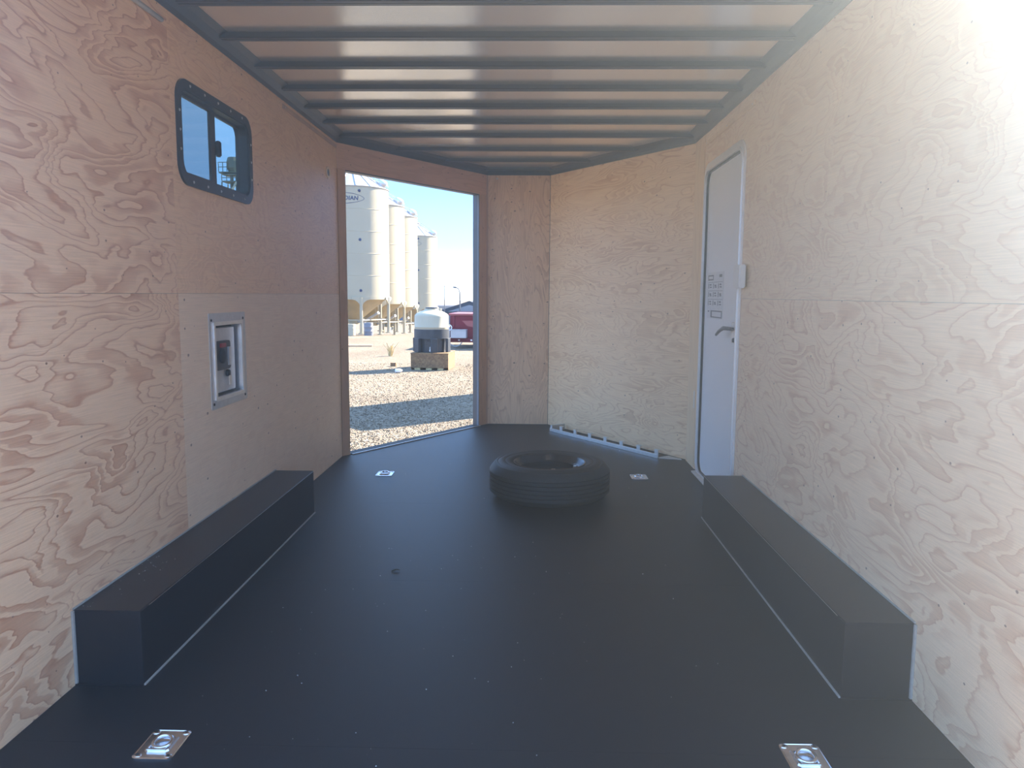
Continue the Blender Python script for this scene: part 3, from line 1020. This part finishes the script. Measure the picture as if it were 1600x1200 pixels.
# ------------------------------------------------------------------ silver rail with posts at the right nose panel
rk = empty('post_rail', (0, 0, 0))
tag(rk, 'low silver metal rail with seven short posts lying along the bright nose panel', 'rail')
P0, P1 = Vector((0.300, 6.822, 0)), Vector((1.086, 5.700, 0))
ud = (P1-P0).normalized()
Lr = (P1-P0).length
MRK = frame_matrix((P0.x, P0.y, 0.0008), (ud.x, ud.y))
rk.matrix_basis = MRK
bm = bmesh.new()
cells(bm, 0.0, Lr, 0.0, 0.030, 0.0, 0.008)
bmesh.ops.bevel(bm, geom=bm.edges[:], offset=0.001, segments=1, affect='EDGES')
fin('bar', bm, MAT['alu'], rk)
for k in range(7):
    u = 0.165+(Lr-0.165-0.020)*k/6
    bm = bmesh.new()
    cells(bm, u-0.019, u+0.019, 0.058, 0.002, 0.004, 0.008) if False else cells(bm, u-0.019, u+0.019, 0.0305, 0.062, 0.001, 0.009)
    bmesh.ops.bevel(bm, geom=bm.edges[:], offset=0.001, segments=1, affect='EDGES')
    po = fin('post', bm, MAT['alu'], rk)
    bm = bmesh.new()
    cells(bm, u-0.021, u+0.021, 0.0622, 0.0655, -0.001, 0.026)
    fin('hook', bm, MAT['alu'], po)
bm = bmesh.new()
prism(bm, [(0.0, 0.0085), (0.028, 0.0085), (0.010, 0.165), (0.0, 0.165)], 2, 0.0, 0.055)
fin('end_block', bm, MAT['alu_dull'], rk)
bm = bmesh.new()
prism(bm, [(Lr-0.02, 0.0085), (Lr+0.0, 0.0085), (Lr+0.13, 0.120), (Lr+0.10, 0.135), (Lr-0.02, 0.130)], 2, 0.0, 0.004)
fin('end_plate', bm, MAT['alu_dull'], rk)

# ------------------------------------------------------------------ bits on the floor
lf = bmesh.new()
vs = [lf.verts.new(p) for p in [(-0.022, 0.0, 0.001), (-0.010, -0.012, 0.004), (0.008, -0.010, 0.009), (0.024, 0.002, 0.003), (0.010, 0.012, 0.006), (-0.008, 0.010, 0.003), (0.0, 0.0, 0.012)]]
for i in range(6):
    lf.faces.new((vs[i], vs[(i+1) % 6], vs[6]))
bmesh.ops.solidify(lf, geom=lf.faces[:], thickness=0.0012)
leaf = fin('dry_leaf', lf, MAT['leaf'])
leaf.location = (-0.467+0.119-0.119, 3.263, 0.0012)
tag(leaf, 'small curled brown leaf on the dark floor, left of centre', 'leaf')
bm = bmesh.new()
rc = random.Random(5)
for i in range(120):
    if rc.random() < 0.6:
        x, y = rc.uniform(-0.85, 0.35), rc.uniform(1.8, 3.6)
    else:
        x, y = rc.uniform(-0.95, 0.95), rc.uniform(1.7, 6.2)
    s = rc.uniform(0.0010, 0.0030)*(0.6+y*0.16)
    q = [bm.verts.new((x+s*cos(t+i)*rc.uniform(0.6, 1.3), y+s*sin(t+i)*rc.uniform(0.6, 1.3), 0.0006)) for t in (0, 2.1, 4.2)]
    p = bm.verts.new((x, y, 0.0006+s))
    for k in range(3):
        bm.faces.new((q[k], q[(k+1) % 3], p))
    bm.faces.new(q)
for i in range(30):
    x, y = -XW+rc.uniform(0.01, 0.12), rc.uniform(2.27, 2.75)
    s = rc.uniform(0.0008, 0.0022)
    q = [bm.verts.new((x+s*cos(t), y+s*sin(t), 0.2418)) for t in (0, 2.1, 4.2)]
    p = bm.verts.new((x, y, 0.2418+s))
    for k in range(3):
        bm.faces.new((q[k], q[(k+1) % 3], p))
    bm.faces.new(q)
cr = fin('crumbs', bm, MAT['crumb'])
cr['kind'] = 'stuff'
tag(cr, 'scattered pale crumbs of sawdust on the dark floor', 'crumbs')

# ================================================================== the yard
def gz(y):
    """height of the yard at depth y: level by the trailer, falling away beyond the tank"""
    if y < 33:
        return ZG
    if y < 62:
        return ZG-(y-33)*0.048
    return ZG-29*0.048
bm = bmesh.new()
ys = [-150, -40, 0, 10, 20, 33, 38, 44, 50, 56, 62, 90, 160, 400]
xs = [-300, -60, -20, 0, 20, 60, 300]
grid = [[bm.verts.new((x, y, gz(y))) for x in xs] for y in ys]
for i in range(len(ys)-1):
    for j in range(len(xs)-1):
        bm.faces.new((grid[i][j], grid[i][j+1], grid[i+1][j+1], grid[i+1][j]))
structure(fin('ground', bm, MAT['gravel']))
# loose stones on the gravel outside the doorway
bm = bmesh.new()
rg = random.Random(11)
for i in range(15000):
    y = 8.6 + 11.5*rg.random()**1.6
    x = -0.155*y - 0.9 + rg.uniform(-0.10, 0.20)*y
    if (abs(x+2.26) < 0.62 and abs(y-18.8) < 0.68) or abs(x+3.33)+abs(y-19.25) < 0.3 or abs(x+2.92)+abs(y-17.57) < 0.25:
        continue
    s = rg.uniform(0.005, 0.015)
    t0 = rg.random()*6.28
    q = [bm.verts.new((x+s*rg.uniform(.7, 1.3)*cos(t0+k*pi/2), y+s*rg.uniform(.7, 1.3)*sin(t0+k*pi/2), ZG-0.002)) for k in range(4)]
    q2 = [bm.verts.new((v.co.x*0.55+x*0.45, v.co.y*0.55+y*0.45, ZG+s*rg.uniform(0.5, 0.9))) for v in q]
    for k in range(4):
        bm.faces.new((q[k], q[(k+1) % 4], q2[(k+1) % 4], q2[k]))
    bm.faces.new(q2)
me = bpy.data.meshes.new('gravel_stones')
bm.to_mesh(me)
bm.free()
st = link('gravel_stones', me, MAT['gravel'])
st['kind'] = 'stuff'
tag(st, 'loose pale gravel stones in the yard outside the doorway', 'gravel')

# ------------------------------------------------------------------ hopper bins
def arc_text(parent, R, zc, ang0):
    cu = bpy.data.curves.new('logo_text', 'FONT')
    cu.body = 'MERIDIAN'
    cu.size = 0.245
    cu.offset = 0.007
    cu.align_x = 'CENTER'
    cu.shear = 0.12
    cu.space_character = 1.05
    to = bpy.data.objects.new('logo_text', cu)
    COL.objects.link(to)
    dg = bpy.context.evaluated_depsgraph_get()
    me = bpy.data.meshes.new_from_object(to.evaluated_get(dg))
    bpy.data.objects.remove(to)
    bmt = bmesh.new()
    bmt.from_mesh(me)
    bpy.data.meshes.remove(me)
    bmesh.ops.triangulate(bmt, faces=bmt.faces[:])
    bmesh.ops.subdivide_edges(bmt, edges=[e for e in bmt.edges if e.calc_length() > 0.06], cuts=2)
    for v in bmt.verts:
        t = -pi/2 + ang0 + v.co.x/R
        v.co = Vector(((R+0.006)*cos(t), (R+0.006)*sin(t), zc+v.co.y))
    o = fin('logo_lettering', bmt, MAT['bin_logo'], parent)
    return o
def arc_oval(parent, R, zc, ang0, w, h, th):
    bm = bmesh.new()
    n = 64
    A, B = [], []
    for k in range(n):
        t = 2*pi*k/n
        for lst, e in ((A, 0.0), (B, -th)):
            # pointed oval, open swoosh feel: thin at left, thick below
            x = (w+e)*cos(t)
            z = (h+e)*sin(t)*(1-0.25*abs(cos(t)))
            aa = -pi/2+ang0+x/R
            lst.append(bm.verts.new(((R+0.006)*cos(aa), (R+0.006)*sin(aa), zc+z)))
    for k in range(n):
        j = (k+1) % n
        bm.faces.new((A[k], A[j], B[j], B[k]))
    return fin('logo_oval', bm, MAT['bin_logo'], parent)

BR = 1.66
def make_bin():
    r = empty('hopper_bin')
    H0, H1 = 1.65, 6.55          # skirt bottom and eave above the bin's own base
    bm = bmesh.new()
    prof = [(BR-0.01, H0)]
    nb = 5
    for k in range(nb):
        za, zb = H0+(H1-H0)*k/nb, H0+(H1-H0)*(k+1)/nb
        prof += [(BR, za+0.005), (BR, zb-0.02), (BR+0.008, zb-0.012), (BR+0.008, zb-0.004)]
    lathe(bm, prof, 64)
    shell_ = fin('shell', bm, MAT['bin_white'], r, angle=30)
    bm = bmesh.new()
    lathe(bm, [(BR+0.03, H1-0.02), (BR+0.035, H1), (0.42, H1+0.86), (0.42, H1+0.93), (0.45, H1+0.93), (0.45, H1+0.97), (0.20, H1+1.02), (0.0, H1+1.03)], 64)
    roof = fin('roof', bm, MAT['bin_roof'], r, angle=25)
    for k in range(16):
        t = 2*pi*k/16+0.1
        bm = bmesh.new()
        c, s = cos(t), sin(t)
        tube(bm, [((BR+0.02)*c, (BR+0.02)*s, H1+0.02), (0.44*c, 0.44*s, H1+0.86)], 0.018, 5)
        fin('roof_rib', bm, MAT['bin_roof'], roof)
    # round vent lid near the eave on the sunny side, with its neck
    t = radians(-22)
    lx, ly = 1.40*cos(t), 1.40*sin(t)
    bm = bmesh.new()
    tilt = Matrix.Translation((lx, ly, H1+0.13)) @ Matrix.Rotation(t, 4, 'Z') @ Matrix.Rotation(radians(27), 4, 'Y')
    lathe(bm, [(0.20, -0.12), (0.20, 0.12), (0.25, 0.12), (0.26, 0.16), (0.24, 0.24), (0.15, 0.31), (0.0, 0.33)], 24)
    bmesh.ops.transform(bm, matrix=tilt, verts=bm.verts)
    lid = fin('vent_lid', bm, MAT['galv'], r, angle=40)
    # roof ladder, handrails
    bm = bmesh.new()
    for off in (-0.17, 0.17):
        tube(bm, [(0.42, off-0.25, H1+0.95), (0.55, off-0.25, H1+0.92), (1.25, off-0.55, H1+0.42), (1.66, off-0.62, H1+0.12)], 0.016, 6)
    for k in range(9):
        f = k/8
        x, y0_, z_ = 0.50+1.12*f, -0.25-0.35*f, H1+0.93-0.80*f
        tube(bm, [(x, y0_-0.17, z_), (x, y0_+0.17, z_)], 0.012, 5)
    fin('roof_ladder', bm, MAT['galv'], r)
    bm = bmesh.new()
    for off in (-0.18, 0.18):
        tube(bm, [((BR+0.10)*cos(0.9)+off*0.4, (BR+0.10)*sin(0.9)+off*0.9, 0.4), ((BR+0.10)*cos(0.9)+off*0.4, (BR+0.10)*sin(0.9)+off*0.9, H1+0.3)], 0.018, 6)
    fin('side_ladder', bm, MAT['bin_white'], r)
    # bolts / sight ports down the front
    for z_ in (H0+0.30, H0+2.55, H1-0.22):
        t = -pi/2+radians(11)
        bm = bmesh.new()
        lathe(bm, [(0.0, 0.03), (0.055, 0.03), (0.065, 0.0)], 12)
        bmesh.ops.transform(bm, matrix=Matrix.Translation((BR*cos(t), BR*sin(t), z_)) @ Matrix.Rotation(t, 4, 'Z') @ Matrix.Rotation(radians(90), 4, 'Y'), verts=bm.verts)
        fin('sight_port', bm, MAT['bin_logo'], r)
    # hopper
    bm = bmesh.new()
    lathe(bm, [(BR-0.03, H0+0.02), (0.26, 0.55), (0.26, 0.40), (0.24, 0.40), (0.0, 0.42)], 48)
    fin('hopper_cone', bm, MAT['bin_cone'], r, angle=30)
    bm = bmesh.new()
    lathe(bm, [(BR-0.06, H0-0.10), (BR+0.03, H0-0.10), (BR+0.03, H0+0.03), (BR-0.06, H0+0.03)], 64, close=True)
    fin('skirt_ring', bm, MAT['bin_white'], r, angle=30)
    # six legs with arched brackets
    for k in range(6):
        t = -pi/2+radians(11)+k*pi/3
        c, s = cos(t), sin(t)
        bm = bmesh.new()
        tube(bm, [(BR*c, BR*s, 0.04), (BR*c, BR*s, H0)], 0.075, 10)
        lathe(bm, [(0.15, 0.0), (0.15, 0.04), (0.0, 0.04)], 10, (BR*c, BR*s, 0))
        leg = fin('leg', bm, MAT['bin_white'], r)
        bm = bmesh.new()
        Rm = Matrix.Translation((BR*c, BR*s, 0)) @ Matrix.Rotation(t+pi/2, 4, 'Z')
        for sgn in (-1, 1):
            pts = [(0.0, H0), (sgn*0.42, H0)] + [(sgn*(0.42-0.40*sin(a)), H0-0.10-0.42*(1-cos(a))) for a in (0.0, 0.4, 0.8, 1.2, 1.57)] + [(0.0, H0-0.52)]
            prism(bm, pts, 1, -0.03, 0.03)
        bmesh.ops.transform(bm, matrix=Rm, verts=bm.verts)
        fin('bracket', bm, MAT['bin_white'], leg)
    bm = bmesh.new()
    for k in range(6):
        ta = -pi/2+radians(11)+k*pi/3
        tb = ta+pi/3
        tube(bm, [(BR*cos(ta), BR*sin(ta), 0.62), (BR*cos(tb), BR*sin(tb), 0.62)], 0.03, 6)
    fin('leg_brace', bm, MAT['bin_white'], r)
    bm = bmesh.new()
    tube(bm, [(0.0, 0.0, 0.45), (0.5, -0.5, 0.55), (1.1, -1.1, 0.95)], 0.06, 8)
    fin('unloading_chute', bm, MAT['galv'], r)
    arc_text(r, BR, H1-0.63, radians(-11))
    arc_oval(r, BR, H1-0.55, radians(-9), 0.80, 0.24, 0.022)
    return r
b0 = make_bin()
BINS = [(-8.16, 36.0, -0.60, 'nearest tall white hopper bin with dark lettering, leftmost in the doorway'),
        (-8.17, 40.6, -0.86, 'second white hopper bin from the left in the row outside'),
        (-8.00, 44.0, -1.07, 'third white hopper bin from the left in the row outside'),
        (-8.16, 54.7, -1.36, 'farthest white hopper bin, rightmost of the row outside')]
for i, (x, y, z, lab) in enumerate(BINS):
    o = b0 if i == 0 else copy_tree(b0)
    o.location = (x, y, z)
    vd = atan2(x-CAM_X, y)                    # the lettering faces the yard entrance
    o.rotation_euler = (0, 0, -vd)
    tag(o, lab, 'grain bin', 'row of hopper bins outside')

# drums under the bins
def drum(loc, r, h, mat, label):
    e = empty('drum', loc)
    tag(e, label, 'drum')
    bm = bmesh.new()
    lathe(bm, [(0, 0), (r, 0), (r, h*0.32), (r*1.03, h*0.34), (r, h*0.36), (r, h*0.64), (r*1.03, h*0.66), (r, h*0.68), (r, h*0.98), (r*0.95, h), (r*0.92, h*0.97), (0, h*0.97)], 24)
    fin('barrel', bm, mat, e, angle=30)
    bm = bmesh.new()
    lathe(bm, [(0, h*1.02), (r*0.15, h*1.02), (r*0.15, h*0.97)], 10, (r*0.5, 0, 0))
    fin('bung', bm, MAT['hole'], e)
drum((-6.94, 33.4, ZG), 0.20, 0.56, MAT['grey_drum'], 'grey drum standing under the nearest hopper bin')
drum((-7.72, 33.4, ZG), 0.20, 0.50, MAT['poly'], 'pale round drum under the nearest bin, at the left door jamb')

# ------------------------------------------------------------------ crate with cone tank
cr_ = empty('pallet_crate', (-2.262, 18.80, ZG), radians(-3.5))
tag(cr_, 'low strand board crate on pallet runners in the gravel yard', 'crate')
hw, hd = 0.455, 0.50
def cpart(name, x0, x1, y0, y1, z0, z1, mat):
    return boxo(name, x0, x1, y0, y1, z0, z1, mat, cr_, 0.003)
cpart('side_board', -hw, hw, -hd, -hd+0.014, 0.055, 0.395, MAT['osb'])
cpart('side_board', -hw, hw, hd-0.014, hd, 0.055, 0.395, MAT['osb'])
cpart('end_board', hw-0.014, hw, -hd+0.015, hd-0.015, 0.005, 0.395, MAT['osb'])
cpart('end_board', -hw, -hw+0.014, -hd+0.015, hd-0.015, 0.005, 0.395, MAT['osb'])
cpart('lid', -hw-0.01, hw+0.01, -hd-0.01, hd+0.01, 0.396, 0.412, MAT['osb'])
for x in (-0.30, -0.02, 0.26):
    cpart('runner', x-0.07, x+0.07, -hd+0.02, hd-0.02, 0.001, 0.054, MAT['straw'])
tk = empty('poly_tank', (-2.30, 18.80, ZG+0.413))
tag(tk, 'cream plastic cone tank in a black stand on top of the crate', 'tank')
RT = 0.415
bm = bmesh.new()
lathe(bm, [(0.06, 0.16), (RT-0.02, 0.52), (RT, 0.55), (RT, 0.60), (RT+0.006, 0.61), (RT, 0.62), (RT, 0.86), (RT-0.012, 0.90), (RT-0.05, 0.935), (0.27, 0.985), (0.17, 1.02), (0.165, 1.05), (0.0, 1.055)], 48)
fin('tank_body', bm, MAT['poly'], tk, angle=35)
bm = bmesh.new()
lathe(bm, [(0.0, 1.085), (0.13, 1.085), (0.15, 1.075), (0.15, 1.052), (0.0, 1.052)], 24)
fin('fill_lid', bm, MAT['black_plastic'], tk, angle=35)
bm = bmesh.new()
tube(bm, [(0.22, -0.05, 1.0), (0.22, -0.05, 1.06)], 0.035, 10)
fin('vent_cap', bm, MAT['poly'], tk)
bm = bmesh.new()
lathe(bm, [(RT+0.004, 0.335), (RT+0.012, 0.335), (RT+0.012, 0.555), (RT+0.004, 0.555)], 48, close=True)
stand = fin('stand_ring', bm, MAT['stand'], tk, angle=35)
for k in range(6):
    t = -pi/2+0.25+k*pi/3
    c, s = cos(t), sin(t)
    bm = bmesh.new()
    bx(bm, -0.085, 0.085, -0.05, 0.02, 0.001, 0.336, 0.008)
    bmesh.ops.transform(bm, matrix=Matrix.Translation((RT*c, RT*s, 0)) @ Matrix.Rotation(t+pi/2, 4, 'Z'), verts=bm.verts)
    fin('stand_leg', bm, MAT['stand'], tk)
bm = bmesh.new()
lathe(bm, [(0.30, 0.001), (0.335, 0.001), (0.35, 0.33), (0.31, 0.33)], 32, close=True)
fin('stand_core', bm, MAT['stand'], tk)
bm = bmesh.new()
tube(bm, [(0.0, 0.0, 0.16), (0.0, 0.0, 0.06), (0.0, -0.20, 0.05), (0.02, -0.42, 0.05)], 0.028, 8)
tube(bm, [(0.02, -0.40, 0.045), (0.02, -0.40, 0.14)], 0.018, 8)
fin('outlet_valve', bm, MAT['white_plastic'], tk)
# things lying near the crate
wb = boxo('wood_block', -0.07, 0.07, -0.05, 0.05, 0.0, 0.09, MAT['osb'], None, 0.004)
wb.location = (-3.33, 19.25, ZG+0.001)
tag(wb, 'small wooden block on gravel left of the crate', 'block')
can = empty('white_jug', (-2.92, 17.57, ZG+0.002))
tag(can, 'small white jug lying on gravel in front of the crate', 'jug')
bm = bmesh.new()
tube(bm, [(-0.07, 0, 0.05), (-0.06, 0, 0.05), (0.04, 0.02, 0.05), (0.07, 0.026, 0.05), (0.09, 0.03, 0.05)], [0.035, 0.05, 0.05, 0.03, 0.018], 12)
fin('bottle', bm, MAT['white_plastic'], can, smooth=True)
bm = bmesh.new()
tube(bm, [(0.09, 0.03, 0.05), (0.11, 0.034, 0.05)], 0.02, 10)
fin('cap', bm, MAT['grey_drum'], can)
wd = empty('dry_weed', (-3.98, 22.4, ZG))
tag(wd, 'tuft of dry straw weed on the gravel beyond the crate', 'weed')
bm = bmesh.new()
for k in range(46):
    t = rg.random()*6.28
    l = rg.uniform(0.15, 0.42)
    q = rg.uniform(0.1, 0.6)
    tube(bm, [(0.05*cos(t), 0.05*sin(t), 0), (l*q*0.6*cos(t), l*q*0.6*sin(t), l*0.6), (l*q*1.2*cos(t), l*q*1.2*sin(t), l*0.95)], 0.006, 3)
w2 = fin('stalks', bm, MAT['straw'], wd)
w2['kind'] = 'stuff'
bd = boxo('weathered_board', -0.6, 0.6, -0.09, 0.09, 0.0, 0.05, MAT['pine'], None, 0.004)
bd.location = (-5.95, 26.4, ZG+0.001)
bd.rotation_euler = (0, 0, radians(8))
tag(bd, 'weathered board lying on the gravel below the nearest bin', 'board')

# ------------------------------------------------------------------ red dump trailer
rt = empty('red_trailer', (-2.62, 26.0, ZG), radians(-3))
tag(rt, 'red dump trailer with grey tool box parked behind the cone tank', 'trailer')
def rpart(name, x0, x1, y0, y1, z0, z1, mat, bev=0.0, parent=None):
    return boxo(name, x0, x1, y0, y1, z0, z1, mat, parent or rt, bev)
bed = rpart('bed', 0.02, 4.3, 0.0, 2.0, 0.36, 1.10, MAT['red'], 0.01)
rpart('top_rail', -0.02, 4.34, -0.05, 2.05, 1.10, 1.17, MAT['red_pale'], 0.01)
for k in range(6):
    rpart('stake', 0.10+k*0.8, 0.18+k*0.8, -0.045, -0.001, 0.30, 1.099, MAT['red'])
bm = bmesh.new()
prism(bm, [(0.42, 0.93), (1.55, 0.93), (1.45, 0.80), (0.95, 0.68), (0.60, 0.75)], 1, -0.012, -0.002)
fin('reflective_panel', bm, MAT['red_pale'], rt)
rpart('frame_beam', -0.55, 4.3, -0.04, 0.06, 0.20, 0.34, MAT['red'], 0.005)
rpart('frame_beam', -0.10, 4.3, 1.94, 2.04, 0.20, 0.34, MAT['red'], 0.005)
for x in (0.30, 0.72):
    rpart('marker_lamp', x, x+0.06, -0.05, -0.041, 0.25, 0.30, MAT['white_plastic'])
tb = rpart('tool_box', 0.10, 0.62, -0.40, -0.052, 0.36, 0.62, MAT['grey_box'], 0.008)
rpart('tool_box_lid', 0.09, 0.63, -0.41, -0.052, 0.621, 0.645, MAT['grey_box'], 0.004)
bm = bmesh.new()
tube(bm, [(0.02, -0.20, 0.02), (0.02, -0.20, 0.72)], 0.035, 10)
jk = fin('jack_post', bm, MAT['alu_dull'], rt)
bm = bmesh.new()
tube(bm, [(0.02+0.09*cos(t), -0.22, 0.70+0.09*sin(t)) for t in [k*pi/8 for k in range(16)]], 0.018, 6, closed=True)
fin('jack_wheel', bm, MAT['white_plastic'], jk)
bm = bmesh.new()
tube(bm, [(0.0+0.44*f, -0.10, 0.20-0.55*f*(1-f)) for f in [k/12 for k in range(13)]], 0.018, 6)
fin('safety_chain', bm, MAT['galv'], rt)
for x in (2.2, 3.1):
    bm = bmesh.new()
    prw = [(0.0, 0.0), (0.20, 0.0), (0.22, 0.02), (0.33, 0.02), (0.36, 0.05), (0.36, 0.17), (0.33, 0.20), (0.0, 0.20)]
    lathe(bm, prw, 28)
    bmesh.ops.transform(bm, matrix=Matrix.Translation((x, -0.06, 0.361)) @ Matrix.Rotation(radians(90), 4, 'X'), verts=bm.verts)
    fin('wheel', bm, MAT['rubber'], rt, angle=35)

# ------------------------------------------------------------------ neighbouring cargo trailer just out of sight, whose shade crosses the gravel
ng = empty('parked_cargo_trailer', (0.4, 13.4, ZG), radians(-45))
tag(ng, 'dark enclosed cargo trailer parked ahead of the nose, hidden behind the front wall', 'trailer')
def npart(name, *a, **k):
    return boxo(name, *a, MAT[k.get('m', 'shell')], ng, k.get('b', 0.0))
npart('body', -1.0, 1.0, 0.0, 4.2, 0.50, 2.85, b=0.06)
npart('chassis', -0.8, 0.8, 0.2, 4.0, 0.36, 0.495)
npart('rear_bumper', -0.95, 0.95, -0.09, -0.005, 0.42, 0.54)
for sx in (-1, 1):
    for yy in (1.8, 2.6):
        bm = bmesh.new()
        lathe(bm, [(0.0, 0.0), (0.20, 0.0), (0.22, 0.02), (0.33, 0.02), (0.36, 0.05), (0.36, 0.16), (0.33, 0.19), (0.0, 0.19)], 24)
        bmesh.ops.transform(bm, matrix=Matrix.Translation((sx*0.98, yy, 0.361)) @ Matrix.Rotation(radians(90*sx), 4, 'Y'), verts=bm.verts)
        fin('wheel', bm, MAT['rubber'], ng, angle=35)

# ------------------------------------------------------------------ far building and poles
YB = 85.0
zb = gz(YB)
fb = empty('far_building', (-7.0, YB, zb))
tag(fb, 'low far building with dark blue grey gabled roof beyond the red trailer', 'building')
def fpart(name, x0, x1, y0, y1, z0, z1, mat):
    return boxo(name, x0, x1, y0, y1, z0, z1, MAT[mat], fb)
fpart('wall', -7.5, 7.5, 0.6, 8.0, 0.0, 1.35, 'bldg_wall')
bm = bmesh.new()
prism(bm, [(0.0, 1.30), (9.0, 1.30), (8.0, 1.88), (4.5, 1.95), (1.0, 1.88)], 0, -7.9, 7.9)
fin('main_roof', bm, MAT['roof_dark'], fb)
bm = bmesh.new()
prism(bm, [(-3.1, 1.30), (0.45, 2.48), (4.0, 1.30), (4.0, 1.18), (-3.1, 1.18)], 1, -1.2, 5.0)
fin('gable_roof', bm, MAT['roof_dark'], fb)
bm = bmesh.new()
prism(bm, [(-2.3, 0.0), (-2.3, 1.17), (3.2, 1.17), (3.2, 0.0)], 1, -0.8, 0.5)
fin('porch_wall', bm, MAT['bldg_wall'], fb)
bm = bmesh.new()
prism(bm, [(-1.9, 1.32), (0.45, 2.06), (2.8, 1.32)], 1, -1.26, -1.21)
fin('gable_face', bm, MAT['bldg_wall'], fb)
for k in range(6):
    fpart('window', -6.6+k*2.4, -5.6+k*2.4, 0.57, 0.598, 0.35, 1.05, 'glass')
p1 = empty('slim_pole', (-9.10, 82.5, zb))
tag(p1, 'slim bare pole rising right of the farthest bin', 'pole')
bm = bmesh.new()
tube(bm, [(0, 0, 0), (0, 0, 4.0)], [0.05, 0.03], 8)
fin('shaft', bm, MAT['pole'], p1)
bm = bmesh.new()
tube(bm, [(0, 0, 4.0), (0, 0, 4.12)], [0.05, 0.03], 8)
fin('tip', bm, MAT['pole'], p1)
p2 = empty('street_lamp', (-7.50, 83.0, zb))
tag(p2, 'grey street lamp with curved arm in front of the far building', 'street lamp')
bm = bmesh.new()
tube(bm, [(0, 0, 0), (0.02, 0, 2.6), (-0.02, 0, 3.45), (-0.15, 0, 3.8), (-0.42, 0, 3.92)], [0.10, 0.07, 0.06, 0.05, 0.05], 8)
fin('shaft', bm, MAT['pole'], p2)
bm = bmesh.new()
tube(bm, [(-0.40, 0, 3.92), (-0.75, 0, 3.95)], [0.10, 0.06], 8)
fin('lamp_head', bm, MAT['pole'], p2)

# ------------------------------------------------------------------ elevator tower seen through the window
tw = empty('elevator_tower', (-22.75, 60.0, gz(60)))
tag(tw, 'distant steel grain elevator tower seen through the left wall window', 'tower')
zt = gz(60)
def T(z):
    return z-zt
def tw_part(name, segs, r, mat):
    bm = bmesh.new()
    for s in segs:
        tube(bm, s, r, 6)
    return fin(name, bm, MAT[mat], tw)
tw_part('leg_casing', [[(-0.20, 0, 0), (-0.20, 0, T(10.4))], [(0.22, 0, 0), (0.22, 0, T(10.4))]], 0.13, 'tower')
bm = bmesh.new()
lathe(bm, [(0.0, T(11.55)), (0.45, T(11.50)), (0.55, T(11.2)), (0.55, T(10.7)), (0.42, T(10.4)), (0.0, T(10.35))], 10, (0.0, 0, 0))
fin('head', bm, MAT['tower'], tw)
for z in (9.62, 10.15, 10.30):
    bm = bmesh.new()
    bx(bm, -0.75, 0.75, -0.6, 0.6, T(z), T(z)+0.07)
    fin('platform', bm, MAT['tower'], tw)
bm = bmesh.new()
bx(bm, -1.05, -0.35, -0.4, 0.4, T(10.30), T(10.40))
fin('side_platform', bm, MAT['tower'], tw)
def rails(name, x0, x1, y0, z0, z1, n):
    segs = []
    for k in range(n+1):
        x = x0+(x1-x0)*k/n
        segs.append([(x, y0, z0), (x, y0, z1)])
    for z in (z1, (z0+z1)/2):
        segs.append([(x0, y0, z), (x1, y0, z)])
    tw_part(name, segs, 0.028, 'tower')
rails('railing', -1.05, -0.4, -0.4, T(10.4), T(11.1), 2)
rails('railing', -0.75, 0.75, -0.6, T(9.69), T(10.15), 4)
rails('railing', -1.75, -0.5, -0.6, T(8.42), T(9.15), 3)
bm = bmesh.new()
bx(bm, -1.8, 0.8, -0.6, 0.6, T(8.35), T(8.42))
fin('platform', bm, MAT['tower'], tw)
rails('frame_bracing', -0.75, 0.75, -0.62, T(5.0), T(9.6), 2)
bm = bmesh.new()
tube(bm, [(0.45, -0.7, T(9.6)), (-0.45, -0.9, T(8.1)), (-1.6, -1.2, T(6.0))], 0.08, 8)
fin('spout', bm, MAT['tower_light'], tw)
bm = bmesh.new()
tube(bm, [(0.75, -0.7, T(9.5)), (0.25, -1.0, T(8.2)), (-0.6, -1.4, T(5.8))], 0.08, 8)
fin('spout', bm, MAT['tower_light'], tw)
bm = bmesh.new()
tube(bm, [(0.55, -0.2, T(9.6)), (0.75, -0.4, T(8.3)), (1.4, -0.7, T(5.6))], 0.08, 8)
fin('spout', bm, MAT['tower_light'], tw)
for sx in (-1, 1):
    for sy in (-1, 1):
        bm = bmesh.new()
        tube(bm, [(sx*0.75, sy*0.6, 0), (sx*0.75, sy*0.6, T(9.6))], 0.045, 6)
        fin('tower_post', bm, MAT['tower'], tw)

# ------------------------------------------------------------------ added scattering volume behind the open rear, standing in for lens glare
def glare_veil():
    m = bpy.data.materials.new('lens glare haze')
    m.use_nodes = True
    nt = m.node_tree
    nt.nodes.clear()
    vs_ = N(nt, 'ShaderNodeVolumeScatter')
    vs_.inputs['Color'].default_value = (0.74, 0.88, 1.0, 1)
    vs_.inputs['Density'].default_value = 0.118
    vs_.inputs['Anisotropy'].default_value = 0.87
    out = N(nt, 'ShaderNodeOutputMaterial')
    nt.links.new(vs_.outputs[0], out.inputs['Volume'])
    hz = boxo('glare_haze', -2.4, 3.2, -1.2, YR-0.01, ZG+0.02, 3.3, m)
    hz['kind'] = 'stuff'
    tag(hz, 'added pale haze volume standing in for lens glare towards the right wall', 'haze')
glare_veil()
